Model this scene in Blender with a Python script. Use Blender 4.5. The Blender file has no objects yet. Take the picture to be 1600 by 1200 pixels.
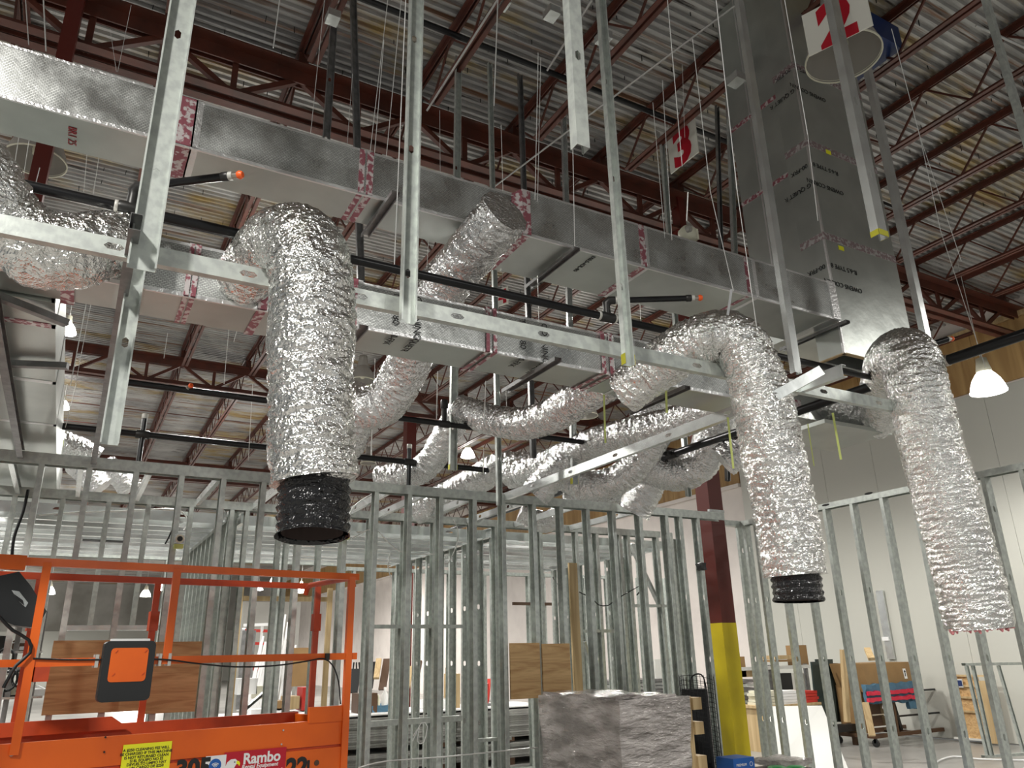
import bpy, bmesh, math, random
from mathutils import Vector, Matrix, noise
random.seed(7)
C = bpy.context.scene.collection
V = Vector
PI = math.pi
# ------------------------------------------------------------------ camera (solved from the photograph's vanishing points)
F, PITCH, ROLL, YAW, H = 1195.0, 0.33863, -0.02198, 0.51587, 1.6
fw = V((math.sin(YAW)*math.cos(PITCH), math.cos(YAW)*math.cos(PITCH), math.sin(PITCH)))
rt = V((math.cos(YAW), -math.sin(YAW), 0)); up = rt.cross(fw)
r2 = math.cos(ROLL)*rt + math.sin(ROLL)*up
u2 = -math.sin(ROLL)*rt + math.cos(ROLL)*up
O = V((0, 0, H))
cd = bpy.data.cameras.new('camera'); cam = bpy.data.objects.new('camera', cd); C.objects.link(cam)
M = Matrix((r2, u2, -fw)).transposed().to_4x4(); M.translation = O
cam.matrix_world = M
cd.sensor_fit = 'HORIZONTAL'; cd.sensor_width = 36; cd.lens = 36*F/1600; cd.clip_start = .05; cd.clip_end = 300
bpy.context.scene.camera = cam
def at(px, py, **k):
    """world point seen at a pixel of the photograph on the plane X=, Y= or Z= (or at depth D=)"""
    d = fw + r2*((px-800)/F) - u2*((py-600)/F)
    (a, v), = k.items()
    if a == 'D': return O + d*v
    i = 'XYZ'.index(a)
    return O + d*((v-O[i])/d[i])
# ------------------------------------------------------------------ world, lights, exposure
W = bpy.data.worlds.new('world'); bpy.context.scene.world = W; W.use_nodes = True
W.node_tree.nodes['Background'].inputs[0].default_value = (.80, .84, .84, 1)
W.node_tree.nodes['Background'].inputs[1].default_value = .21
vs = bpy.context.scene.view_settings
vs.view_transform = 'Standard'; vs.look = 'None'; vs.gamma = 1; vs.exposure = .45; vs.use_curve_mapping = False
def point_light(p, power, r=.22, col=(1, .97, .90)):
    l = bpy.data.lights.new('lamp_or_fill_light', 'POINT'); l.energy = power; l.shadow_soft_size = r; l.color = col
    o = bpy.data.objects.new('lamp_or_fill_light', l); o.location = p; C.objects.link(o); return o
def bay_light(p, down, upw, r=.24, col=(1, .975, .92)):
    """high-bay lamp or added fill: broad cone downwards, a little light through the dome upwards"""
    l = bpy.data.lights.new('lamp_or_fill_light', 'SPOT'); l.energy = down*1.28; l.shadow_soft_size = r; l.color = col; l.spot_size = math.radians(165); l.spot_blend = .5
    o = bpy.data.objects.new('lamp_or_fill_light', l); o.location = p; C.objects.link(o)
    if upw: point_light(p, upw, r, col)
# unseen bay lights: front ones follow duct highlights, back ones added as fill
for p, d, u in (((-2.6, -.6, 5.7), 760, 60), ((4.0, -6.0, 5.7), 640, 30), ((9.8, -.5, 5.5), 260, 12), ((-5.2, 5.8, 5.7), 560, 90), ((1.2, 9.0, 5.9), 520, 20), ((-3.6, 14, 5.8), 600, 30),
             ((7.6, 10.5, 5.9), 700, 25), ((3.0, 18, 5.9), 900, 40), ((-2, 30, 5.9), 1500, 160), ((9, 33, 5.9), 1500, 160), ((4, 48, 5.9), 2200, 200), ((-4, 60, 5.9), 2200, 200)):
    bay_light(p, d, u)

# ------------------------------------------------------------------ materials
def mat(name, col, metal=0, rough=.5, bump=None, var=None, emit=0, spec=None, alpha=None, trans=0, stretch=None):
    m = bpy.data.materials.new(name); m.use_nodes = True
    nt = m.node_tree; b = nt.nodes['Principled BSDF']
    b.inputs['Base Color'].default_value = (*col, 1); b.inputs['Metallic'].default_value = metal
    b.inputs['Roughness'].default_value = rough
    if trans: b.inputs['Transmission Weight'].default_value = trans
    if alpha is not None: b.inputs['Alpha'].default_value = alpha
    if emit:
        b.inputs['Emission Color'].default_value = (*col, 1); b.inputs['Emission Strength'].default_value = emit
    tc = nt.nodes.new('ShaderNodeTexCoord'); src = tc.outputs['Object']
    if stretch:
        mp = nt.nodes.new('ShaderNodeMapping'); mp.inputs['Scale'].default_value = stretch
        nt.links.new(src, mp.inputs[0]); src = mp.outputs[0]
    if var:   # (second colour, scale, lo, hi[, detail])
        n = nt.nodes.new('ShaderNodeTexNoise'); n.inputs['Scale'].default_value = var[1]; n.inputs['Detail'].default_value = 6
        nt.links.new(src, n.inputs['Vector'])
        r = nt.nodes.new('ShaderNodeValToRGB'); r.color_ramp.elements[0].position = var[2]; r.color_ramp.elements[1].position = var[3]
        r.color_ramp.elements[0].color = (*col, 1); r.color_ramp.elements[1].color = (*var[0], 1)
        nt.links.new(n.outputs[0], r.inputs[0]); nt.links.new(r.outputs[0], b.inputs['Base Color'])
    if bump:  # (type, scale, strength, distance)
        t = bump[0]
        if t == 'noise':
            n = nt.nodes.new('ShaderNodeTexNoise'); n.inputs['Scale'].default_value = bump[1]; n.inputs['Detail'].default_value = 4; o = n.outputs[0]
        elif t == 'vor':
            n = nt.nodes.new('ShaderNodeTexVoronoi'); n.inputs['Scale'].default_value = bump[1]; n.feature = 'F1'; o = n.outputs[0]
        nt.links.new(src, n.inputs['Vector'])
        bp = nt.nodes.new('ShaderNodeBump'); bp.inputs['Strength'].default_value = bump[2]; bp.inputs['Distance'].default_value = bump[3]
        nt.links.new(o, bp.inputs['Height']); nt.links.new(bp.outputs[0], b.inputs['Normal'])
    return m
def foil_mat(name, col, rough, s1, s2, d1, d2):
    """crinkled aluminium film: two scales of crease in the relief"""
    m = mat(name, col, 1, rough); nt = m.node_tree; b = nt.nodes['Principled BSDF']
    tc = nt.nodes.new('ShaderNodeTexCoord')
    nz = nt.nodes.new('ShaderNodeTexNoise'); nz.inputs['Scale'].default_value = 9; nz.inputs['Detail'].default_value = 2
    mx = nt.nodes.new('ShaderNodeVectorMath'); mx.operation = 'MULTIPLY_ADD'; mx.inputs[1].default_value = (.06,)*3
    nt.links.new(tc.outputs['Object'], nz.inputs['Vector']); nt.links.new(nz.outputs['Color'], mx.inputs[0]); nt.links.new(tc.outputs['Object'], mx.inputs[2])
    prev = None
    for s, d in ((s1, d1), (s2, d2)):
        v = nt.nodes.new('ShaderNodeTexVoronoi'); v.inputs['Scale'].default_value = s
        nt.links.new(mx.outputs[0], v.inputs['Vector'])
        bp = nt.nodes.new('ShaderNodeBump'); bp.inputs['Strength'].default_value = 1; bp.inputs['Distance'].default_value = d
        nt.links.new(v.outputs['Distance'], bp.inputs['Height'])
        if prev: nt.links.new(prev.outputs[0], bp.inputs['Normal'])
        prev = bp
    nt.links.new(prev.outputs[0], b.inputs['Normal'])
    return m
def weave_mat(name, col, rough):
    """foil-scrim facing of duct board: fine reinforcement grid in relief, with smudges of duller foil"""
    m = mat(name, col, .92, rough); nt = m.node_tree; b = nt.nodes['Principled BSDF']
    tc = nt.nodes.new('ShaderNodeTexCoord'); mp = nt.nodes.new('ShaderNodeMapping'); mp.inputs['Rotation'].default_value = (PI/2, 0, 0)
    br = nt.nodes.new('ShaderNodeTexBrick'); br.inputs['Scale'].default_value = 32; br.inputs['Mortar Size'].default_value = .05
    br.inputs['Color1'].default_value = (1, 1, 1, 1); br.inputs['Color2'].default_value = (.6, .6, .6, 1); br.inputs['Mortar'].default_value = (0, 0, 0, 1)
    nt.links.new(tc.outputs['Object'], mp.inputs[0]); nt.links.new(mp.outputs[0], br.inputs['Vector'])
    mc = nt.nodes.new('ShaderNodeMix'); mc.data_type = 'RGBA'; mc.inputs['A'].default_value = (col[0]*.55, col[1]*.55, col[2]*.55, 1); mc.inputs['B'].default_value = (min(1, col[0]*1.2), min(1, col[1]*1.2), min(1, col[2]*1.2), 1)
    nt.links.new(br.outputs['Color'], mc.inputs['Factor']); nt.links.new(mc.outputs['Result'], b.inputs['Base Color'])
    b1 = nt.nodes.new('ShaderNodeBump'); b1.inputs['Strength'].default_value = .9; b1.inputs['Distance'].default_value = .004
    nt.links.new(br.outputs['Color'], b1.inputs['Height'])
    n = nt.nodes.new('ShaderNodeTexNoise'); n.inputs['Scale'].default_value = 5; n.inputs['Detail'].default_value = 5
    nt.links.new(tc.outputs['Object'], n.inputs['Vector'])
    b2 = nt.nodes.new('ShaderNodeBump'); b2.inputs['Strength'].default_value = .5; b2.inputs['Distance'].default_value = .012
    nt.links.new(n.outputs[0], b2.inputs['Height']); nt.links.new(b1.outputs[0], b2.inputs['Normal']); nt.links.new(b2.outputs[0], b.inputs['Normal'])
    mr = nt.nodes.new('ShaderNodeMapRange'); mr.inputs[1].default_value = .35; mr.inputs[2].default_value = .7
    mr.inputs[3].default_value = rough-.1; mr.inputs[4].default_value = rough+.2
    nt.links.new(n.outputs[0], mr.inputs[0]); nt.links.new(mr.outputs[0], b.inputs['Roughness'])
    return m
def wood_mat(name, c1, c2, rot=0, sc=9):
    m = mat(name, c1, 0, .6); nt = m.node_tree; b = nt.nodes['Principled BSDF']
    tc = nt.nodes.new('ShaderNodeTexCoord'); mp = nt.nodes.new('ShaderNodeMapping')
    mp.inputs['Scale'].default_value = (.12, 1, 1.4) if rot == 0 else (1.2, 1, .1)
    n = nt.nodes.new('ShaderNodeTexNoise'); n.inputs['Scale'].default_value = sc; n.inputs['Detail'].default_value = 7; n.inputs['Distortion'].default_value = 1.5
    r = nt.nodes.new('ShaderNodeValToRGB'); r.color_ramp.elements[0].color = (*c1, 1); r.color_ramp.elements[1].color = (*c2, 1)
    r.color_ramp.elements[0].position = .35; r.color_ramp.elements[1].position = .68
    nt.links.new(tc.outputs['Object'], mp.inputs[0]); nt.links.new(mp.outputs[0], n.inputs['Vector'])
    nt.links.new(n.outputs[0], r.inputs[0]); nt.links.new(r.outputs[0], b.inputs['Base Color'])
    return m
def deck_mat():
    """painted corrugated roof deck, paint stained yellow and peeling to rust"""
    m = mat('roof_deck_paint', (.5, .5, .5), .15, .5); nt = m.node_tree; b = nt.nodes['Principled BSDF']
    tc = nt.nodes.new('ShaderNodeTexCoord'); col = None
    def layer(prev, c, scale, st, lo, hi):
        mp = nt.nodes.new('ShaderNodeMapping'); mp.inputs['Scale'].default_value = st
        n = nt.nodes.new('ShaderNodeTexNoise'); n.inputs['Scale'].default_value = scale; n.inputs['Detail'].default_value = 8; n.inputs['Roughness'].default_value = .65
        nt.links.new(tc.outputs['Object'], mp.inputs[0]); nt.links.new(mp.outputs[0], n.inputs['Vector'])
        r = nt.nodes.new('ShaderNodeValToRGB'); r.color_ramp.elements[0].position = lo; r.color_ramp.elements[1].position = hi
        nt.links.new(n.outputs[0], r.inputs[0])
        mx = nt.nodes.new('ShaderNodeMix'); mx.data_type = 'RGBA'
        nt.links.new(r.outputs[0], mx.inputs['Factor'])
        if prev is None: mx.inputs['A'].default_value = (.47, .465, .45, 1)
        else: nt.links.new(prev, mx.inputs['A'])
        mx.inputs['B'].default_value = (*c, 1)
        return mx.outputs['Result']
    col = layer(None, (.27, .265, .26), 1.2, (.4, 1, 1), .42, .6)
    col = layer(col, (.36, .26, .10), 1.1, (.4, 1.2, 1), .53, .64)
    col = layer(col, (.22, .12, .07), 5, (.10, 2.2, 1), .54, .64)
    col = layer(col, (.07, .06, .055), 12, (.09, 2.4, 1), .58, .66)
    nt.links.new(col, b.inputs['Base Color'])
    return m
M_ = {}
M_['deck'] = deck_mat()
M_['floor'] = mat('concrete_floor', (.25, .245, .23), 0, .32, ('noise', 30, .2, .004), ((.36, .35, .33), .9, .35, .65))
M_['wallboard'] = mat('white_wallboard', (.54, .54, .49), 0, .42, ('noise', 3, .15, .01))
M_['wallpaint'] = mat('old_painted_wall', (.78, .72, .68), 0, .55, ('noise', 12, .3, .006), ((.66, .60, .57), 1.5, .45, .8))
M_['fargrey'] = mat('grey_far_wall', (.30, .29, .26), 0, .7, None, ((.46, .45, .42), .35, .4, .6))
M_['osb'] = wood_mat('plywood_band', (.30, .17, .06), (.47, .30, .12), 1, 3)
M_['red'] = mat('red_oxide_steel', (.115, .030, .017), 0, .5, ('noise', 60, .2, .002), ((.062, .022, .014), 4, .4, .7))
M_['redcol'] = mat('red_column_paint', (.11, .014, .009), 0, .35)
M_['yellow'] = mat('yellow_safety_paint', (.72, .56, .012), 0, .4, None, ((.62, .47, .01), 3, .4, .7))
M_['galv'] = mat('galvanised_steel', (.60, .64, .60), .45, .36, ('noise', 90, .12, .002), ((.49, .52, .50), 22, .42, .6))
M_['galvb'] = mat('bright_galvanised_steel', (.72, .75, .74), .75, .27, ('noise', 12, .2, .004), ((.60, .62, .61), 7, .42, .6))
M_['galvd'] = mat('dull_or_shaded_steel', (.27, .27, .27), .6, .42, None, ((.20, .20, .20), 14, .42, .6))  # dull steel; also carries shade painted into the background studs
M_['foil'] = foil_mat('crinkled_foil', (.90, .90, .88), .17, 55, 150, .006, .0025)
M_['foilfar'] = foil_mat('crinkled_foil_sleeve', (.84, .84, .84), .24, 60, 140, .006, .002)
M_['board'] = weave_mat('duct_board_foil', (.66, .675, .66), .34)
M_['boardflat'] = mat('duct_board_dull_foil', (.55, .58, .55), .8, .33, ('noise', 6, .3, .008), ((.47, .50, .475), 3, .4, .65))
M_['tape'] = mat('red_printed_foil_tape', (.36, .12, .15), .5, .35, ('noise', 40, .4, .004), ((.72, .66, .66), 34, .49, .56))
M_['tapeold'] = mat('faded_foil_tape', (.36, .27, .28), .6, .4, ('noise', 40, .5, .004), ((.62, .60, .60), 40, .5, .56))
M_['tapew'] = mat('silver_foil_tape', (.85, .85, .85), .9, .3, ('noise', 60, .6, .006))
M_['ink'] = mat('black_ink', (.012, .012, .012), 0, .6)
M_['inkred'] = mat('red_ink', (.35, .02, .03), 0, .6)
M_['blackpipe'] = mat('black_steel_pipe', (.008, .008, .009), .2, .28)
M_['fit'] = mat('dark_pipe_fitting', (.035, .034, .033), .5, .4)
M_['sealant'] = mat('pale_pipe_collar', (.55, .54, .50), .2, .5)
M_['cap'] = mat('orange_sprinkler_cap', (.95, .13, .02), 0, .4)
M_['brass'] = mat('sprinkler_metal', (.5, .45, .4), .9, .3)
M_['blackfilm'] = foil_mat('black_plastic_film', (.012, .012, .013), .18, 40, 110, .008, .003)
M_['blackfilm'].node_tree.nodes['Principled BSDF'].inputs['Metallic'].default_value = 0
M_['core'] = mat('duct_inside', (.07, .05, .045), 0, .5)
M_['pink'] = mat('pink_insulation', (.75, .28, .30), 0, .9, ('noise', 50, .8, .01))
M_['cream'] = mat('cream_plastic', (.72, .70, .56), 0, .4)
M_['dome'] = mat('frosted_dome', (.42, .40, .37), .2, .25, None, None)
M_['lit'] = mat('lit_dome', (1, .98, .93), 0, .4, emit=9)
M_['wire'] = mat('bright_wire', (.72, .72, .70), .4, .35)
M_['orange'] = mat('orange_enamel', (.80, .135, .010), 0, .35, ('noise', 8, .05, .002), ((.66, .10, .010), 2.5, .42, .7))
M_['orange2'] = mat('darker_orange_enamel', (.55, .065, .012), 0, .42, None, ((.40, .045, .012), 6, .4, .7))  # deeper orange for back rails, posts, sleeves and chassis
M_['black'] = mat('black_plastic', (.016, .017, .018), 0, .4)
M_['blackcloth'] = mat('black_fabric', (.008, .008, .009), 0, .8)
M_['ply'] = wood_mat('oak_plywood', (.44, .25, .10), (.72, .49, .24), 0, 13)
M_['lumber'] = wood_mat('pine_lumber', (.42, .29, .14), (.60, .45, .25), 1, 8)
M_['card'] = mat('cardboard', (.31, .185, .075), 0, .7, None, ((.27, .16, .065), 3, .4, .6))
M_['white'] = mat('white_laminate', (.66, .66, .62), 0, .35)
M_['whitep'] = mat('white_plastic', (.85, .85, .85), 0, .45)
M_['signw'] = mat('sign_white', (.80, .79, .72), 0, .45)
M_['signr'] = mat('sign_red', (.50, .006, .022), 0, .45)
M_['paper'] = mat('yellow_sticker', (.90, .88, .02), 0, .4)
M_['tag'] = mat('yellow_green_strap', (.62, .70, .22), 0, .5)
M_['wrap'] = mat('stretch_film_load', (.30, .275, .26), .35, .13, ('noise', 16, 1.0, .04), ((.60, .56, .54), 4, .42, .58), stretch=(.6, .6, 2.0))
M_['gyp'] = mat('grey_board_edge', (.27, .265, .25), 0, .7, ('noise', 40, .3, .004), ((.36, .355, .335), 9, .4, .6))
M_['gyptop'] = mat('white_board_face', (.75, .75, .75), 0, .6)
M_['blue'] = mat('blue_cardboard', (.015, .11, .42), 0, .45)
M_['bluecloth'] = mat('blue_moving_blanket', (.07, .16, .24), 0, .85, ('noise', 20, .6, .02))
M_['redwrap'] = mat('red_stretch_band', (.62, .02, .06), 0, .35)
M_['darkglass'] = mat('dark_green_sheet', (.030, .045, .042), .1, .2)
M_['brown'] = mat('dark_brown_wood', (.09, .045, .022), 0, .5)
M_['redtool'] = mat('red_plastic', (.5, .03, .02), 0, .5)
M_['green'] = mat('green_lid', (.03, .25, .07), 0, .4)
M_['blackmesh'] = mat('black_wire', (.010, .010, .011), .2, .4)
M_['navy'] = mat('dark_blue_panel', (.01, .03, .12), 0, .5)
M_['conduit'] = mat('grey_conduit', (.50, .50, .49), .6, .35)

# ------------------------------------------------------------------ helpers
def wloc(p):
    v = V((0, 0, 0))
    while p is not None: v += V(p.location); p = p.parent
    return v
def tag(o, label, cat, group=None, kind=None):
    o['label'] = label; o['category'] = cat
    if group: o['group'] = group
    if kind: o['kind'] = kind
    return o
def thing(name, label, cat, loc=(0, 0, 0), group=None):
    o = bpy.data.objects.new(name, None); o.empty_display_size = .1; C.objects.link(o); o.location = loc
    return tag(o, label, cat, group)
class MB:
    def __init__(s): s.v = []; s.f = []; s.sm = []
    def add(s, vs, fs, smooth=False):
        n = len(s.v); s.v += [V(v) for v in vs]; s.f += [tuple(i+n for i in f) for f in fs]; s.sm += [smooth]*len(fs); return s
    def box(s, a, b):
        x0, y0, z0 = a; x1, y1, z1 = b
        return s.add([(x0, y0, z0), (x1, y0, z0), (x1, y1, z0), (x0, y1, z0), (x0, y0, z1), (x1, y0, z1), (x1, y1, z1), (x0, y1, z1)],
                     [(3, 2, 1, 0), (4, 5, 6, 7), (0, 1, 5, 4), (1, 2, 6, 5), (2, 3, 7, 6), (3, 0, 4, 7)])
    def beam(s, p, q, w, h, upv=(0, 0, 1)):
        p, q = V(p), V(q); d = (q-p).normalized(); u = V(upv)
        if abs(d.dot(u)) > .97: u = V((0, 1, 0))
        sd = d.cross(u).normalized()*w/2; u = sd.cross(d).normalized()*h/2
        vs = []
        for c in (p, q): vs += [c-sd-u, c+sd-u, c+sd+u, c-sd+u]
        return s.add(vs, [(0, 1, 2, 3), (7, 6, 5, 4), (0, 4, 5, 1), (1, 5, 6, 2), (2, 6, 7, 3), (3, 7, 4, 0)])
    def tube(s, pts, r, n=8, cap=True, smooth=True):
        pts = [V(p) for p in pts]; rs = r if isinstance(r, (list, tuple)) else [r]*len(pts)
        ref = None; n0 = len(s.v); vs = []
        for i, p in enumerate(pts):
            t = (pts[min(i+1, len(pts)-1)]-pts[max(i-1, 0)]).normalized()
            if ref is None:
                ref = t.orthogonal().normalized()
            ref = (ref-t*ref.dot(t)).normalized(); b = t.cross(ref)
            vs += [p+(ref*math.cos(2*PI*k/n)+b*math.sin(2*PI*k/n))*rs[i] for k in range(n)]
        fs = [(i*n+k, i*n+(k+1) % n, (i+1)*n+(k+1) % n, (i+1)*n+k) for i in range(len(pts)-1) for k in range(n)]
        s.add(vs, fs, smooth)
        if cap: s.add(vs[:n], [tuple(range(n))[::-1]]); s.add(vs[-n:], [tuple(range(n))])
        return s
    def lathe(s, c, prof, n=28, smooth=True):
        c = V(c); vs = []
        for r, z in prof: vs += [c+V((r*math.cos(2*PI*k/n), r*math.sin(2*PI*k/n), z)) for k in range(n)]
        fs = [(i*n+k, i*n+(k+1) % n, (i+1)*n+(k+1) % n, (i+1)*n+k) for i in range(len(prof)-1) for k in range(n)]
        return s.add(vs, fs, smooth)
    def prism(s, poly, d):
        """polygon (list of points) extruded by vector d"""
        poly = [V(p) for p in poly]; d = V(d); n = len(poly)
        return s.add(poly+[p+d for p in poly], [tuple(range(n))[::-1], tuple(range(n, 2*n))]+[(i, (i+1) % n, n+(i+1) % n, n+i) for i in range(n)])
    def mesh(s, name, mt, off=V((0, 0, 0))):
        me = bpy.data.meshes.new(name); me.from_pydata([v-off for v in s.v], [], s.f)
        me.polygons.foreach_set('use_smooth', s.sm)
        for m in (mt if isinstance(mt, (list, tuple)) else [mt]): me.materials.append(M_[m] if isinstance(m, str) else m)
        me.update(); return me
    def build(s, name, mt, parent=None, label=None, cat=None, group=None, kind=None):
        off = wloc(parent); loc = V((0, 0, 0))
        if parent is None and s.v and kind != 'structure':
            xs = [v.x for v in s.v]; ys = [v.y for v in s.v]; zs = [v.z for v in s.v]
            loc = V(((min(xs)+max(xs))/2, (min(ys)+max(ys))/2, min(zs))); off = loc
        o = bpy.data.objects.new(name, s.mesh(name, mt, off)); C.objects.link(o); o.location = loc
        if parent is not None: o.parent = parent
        if label: o['label'] = label
        if cat: o['category'] = cat
        if group: o['group'] = group
        if kind: o['kind'] = kind
        return o
def link_mesh(name, me, parent, world, rotz=0):
    o = bpy.data.objects.new(name, me); C.objects.link(o)
    if parent is not None: o.parent = parent
    o.location = V(world)-wloc(parent); o.rotation_euler = (0, 0, rotz); return o
def text_mesh(name, s, size, mt, parent, origin, xdir, ydir, depth=.0008, align='LEFT', bold=0, shear=0):
    """lettering lying in the plane spanned by xdir, ydir at origin (baseline start), as a mesh part"""
    cu = bpy.data.curves.new('lettering', 'FONT'); cu.body = s; cu.size = size; cu.extrude = depth; cu.align_x = align; cu.offset = bold; cu.shear = shear
    cu.resolution_u = 3
    tmp = bpy.data.objects.new('lettering', cu); C.objects.link(tmp)
    dg = bpy.context.evaluated_depsgraph_get(); dg.update()
    me = bpy.data.meshes.new_from_object(tmp.evaluated_get(dg)); bpy.data.objects.remove(tmp)
    x = V(xdir).normalized(); y = V(ydir).normalized(); z = x.cross(y)
    T = Matrix((x, y, z)).transposed().to_4x4(); T.translation = V(origin)-wloc(parent)
    me.transform(T); me.materials.clear(); me.materials.append(M_[mt])
    o = bpy.data.objects.new(name, me); C.objects.link(o)
    if parent is not None: o.parent = parent
    return o
def channel(L, web, fl, holes=(), hl=.030, hw=.015, lip=.006, t=.0016):
    """C-section of length L along +Z; web in the plane x=0 spanning y, flanges towards +x; slotted holes punched in the web"""
    bm = bmesh.new(); y0, y1 = -web/2, web/2; grid = [0]
    hs = sorted(h for h in holes if hl+.01 < h < L-hl-.01)
    def vv(x, y, z): return bm.verts.new((x, y, z))
    prev = [vv(0, y0, 0), vv(0, 0, 0), vv(0, y1, 0)]; first = prev; rails = [prev]
    def solid(z):
        nonlocal prev
        c = [vv(0, y0, z), vv(0, 0, z), vv(0, y1, z)]
        bm.faces.new((prev[0], prev[1], c[1], c[0])); bm.faces.new((prev[1], prev[2], c[2], c[1])); prev = c; rails.append(c)
    for h in hs:
        solid(h-hl-.008)
        a = prev; m = (vv(0, y0, h), vv(0, y1, h)); c = [vv(0, y0, h+hl+.008), vv(0, 0, h+hl+.008), vv(0, y1, h+hl+.008)]
        o = [vv(0, 0, h-hl), vv(0, hw, h-hl*.6), vv(0, hw, h), vv(0, hw, h+hl*.6), vv(0, 0, h+hl), vv(0, -hw, h+hl*.6), vv(0, -hw, h), vv(0, -hw, h-hl*.6)]
        outer = [a[1], a[2], m[1], c[2], c[1], c[0], m[0], a[0]]
        for i in range(8):
            j = (i+1) % 8; bm.faces.new((outer[i], outer[j], o[j], o[i]))
        rails.append([m[0], None, m[1]]); prev = c; rails.append(c)
    solid(L)
    for side, sg in ((0, -1), (2, 1)):
        last = None
        for r in (rails[0], *rails[1:]):
            e = r[side]; f1 = vv(fl, e.co.y, e.co.z); l1 = vv(fl, e.co.y-sg*lip, e.co.z)
            if last:
                bm.faces.new((last[0], e, f1, last[1])); bm.faces.new((last[1], f1, l1, last[2]))
            last = (e, f1, l1)
    bmesh.ops.recalc_face_normals(bm, faces=bm.faces)
    bmesh.ops.solidify(bm, geom=bm.faces[:], thickness=t)
    return bm
_cc = {}
def channel_obj(name, p, q, web, fl, webdir, fldir, mt='galv', parent=None, holes=None, hl=.030, hw=.015, **kw):
    """C-section from p to q; webdir = direction across the web, fldir = direction the flanges point"""
    p, q = V(p), V(q); d = q-p; L = d.length; d.normalize()
    hs = tuple(round(x, 2) for x in (holes if holes is not None else [.3+.6*i for i in range(int(L/.6)+1)]))
    key = (round(L, 2), web, fl, hs, hl, hw, mt)
    if key not in _cc:
        bm = channel(round(L, 2), web, fl, hs, hl, hw); me = bpy.data.meshes.new(name); bm.to_mesh(me); bm.free(); me.materials.append(M_[mt]); _cc[key] = me
    y = V(webdir); y = (y-d*y.dot(d)).normalized(); x = y.cross(d)
    if x.dot(V(fldir)) < 0: y = -y; x = -x
    T = Matrix((x, y, d)).transposed().to_4x4()
    o = bpy.data.objects.new(name, _cc[key]); C.objects.link(o)
    if parent is not None: o.parent = parent
    T.translation = p-wloc(parent); o.matrix_basis = T
    for k, v in kw.items():
        if v: o[{'cat': 'category'}.get(k, k)] = v
    return o
def spline(pts, step):
    pts = [V(p) for p in pts]; P = [2*pts[0]-pts[1]]+pts+[2*pts[-1]-pts[-2]]; out = []
    for i in range(1, len(P)-2):
        a, b, c, d = P[i-1:i+3]; n = max(2, int((c-b).length/step))
        for k in range(n):
            t = k/n; out.append(.5*((2*b)+(c-a)*t+(2*a-5*b+4*c-d)*t*t+(3*b-a-3*c+d)*t**3))
    out.append(pts[-1]); return out
def flex_mesh(mb, pts, r, step, n, seed, amp=.008, fine=.004, ring=0, pitch=.04, freq=30, lowf=.9):
    """crumpled sleeve round a curved centre line"""
    path = spline(pts, step); m = len(path)
    rs = r if isinstance(r, (list, tuple)) else (r, r)
    ref = None; vs = []; s = 0
    for i, p in enumerate(path):
        t = (path[min(i+1, m-1)]-path[max(i-1, 0)]).normalized()
        if ref is None: ref = t.orthogonal().normalized()
        ref = (ref-t*ref.dot(t)).normalized(); b = t.cross(ref)
        if i: s += (p-path[i-1]).length
        u = i/(m-1); kk = u*(len(rs)-1); k0 = min(int(kk), len(rs)-2); rad = rs[k0]+(rs[k0+1]-rs[k0])*(kk-k0)
        for k in range(n):
            a = 2*PI*k/n; ca, sa = math.cos(a), math.sin(a)
            q = V((ca*1.25+seed, sa*1.25, s*freq*1.25+.5*noise.noise(V((ca*2, sa*2+seed, s*6))))); q2 = V((ca*3+seed, sa*3, s*freq*2.6))
            dsp = amp*(1-2.2*abs(noise.noise(q))) + fine*(1-2*abs(noise.noise(q2))) + amp*lowf*noise.noise(V((ca*.8, sa*.8+seed, s*5)))
            if ring: dsp += ring*(1-2*abs((s/pitch) % 1-.5)*2)
            vs.append(p+(ref*ca+b*sa)*(rad+dsp))
    fs = [(i*n+k, i*n+(k+1) % n, (i+1)*n+(k+1) % n, (i+1)*n+k) for i in range(m-1) for k in range(n)]
    mb.add(vs, fs, True)
    if not ring: mb.add(vs[:n], [tuple(range(n))[::-1]]); mb.add(vs[-n:], [tuple(range(n))])
    return path
# ================================================================== THE SETTING
DZ = 7.40
m = MB(); m.box((-30, -6, -.1), (14, 70, 0)); m.build('floor', 'floor', kind='structure')
m = MB(); y = -6.0; prof = []
while y < 70:
    prof += [(y, DZ), (y+.034, DZ), (y+.046, DZ+.034), (y+.080, DZ+.034)]; y += .092
vs = []; 
for (yy, z) in prof: vs += [(-16, yy, z), (14.1, yy, z)]
m.add(vs, [(2*i, 2*i+1, 2*i+3, 2*i+2) for i in range(len(prof)-1)])
m.box((-16, -6, DZ+.05), (14.1, 70, DZ+.12))
m.build('ceiling', 'deck', kind='structure')
m = MB(); m.box((14.04, -6, 0), (14.3, 70, DZ+.05)); wr = m.build('wall_right', 'wallpaint', kind='structure')
y = -2.45; k = 0
while y < 13.3:
    m = MB(); m.box((14.0, y+.003, .02), (14.035, y+1.217, 5.93)); m.build('panel', 'wallboard', wr); y += 1.22
y = -2.45
while y < 13.3:
    m = MB(); m.box((13.99, y+.004, 5.97), (14.035, y+2.436, 7.05)); m.build('plywood_panel', 'osb', wr); y += 2.44
y = 13.45
while y < 60:
    m = MB(); m.box((14.0, y+.004, 5.42), (14.035, y+2.436, 7.05)); m.build('plywood_panel', 'osb', wr); y += 2.44
for a, b, z in ((-2.4, 13.4, 7.10), (13.45, 60, 5.38)):
    m = MB(); m.box((13.94, a, z-.04), (14.03, b, z+.05)); m.build('ledger', 'lumber' if z > 6 else 'wallpaint', wr)
m = MB(); m.box((-30, 70, 0), (14.3, 70.3, DZ)); wf = m.build('wall_far', 'fargrey', kind='structure')
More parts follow.
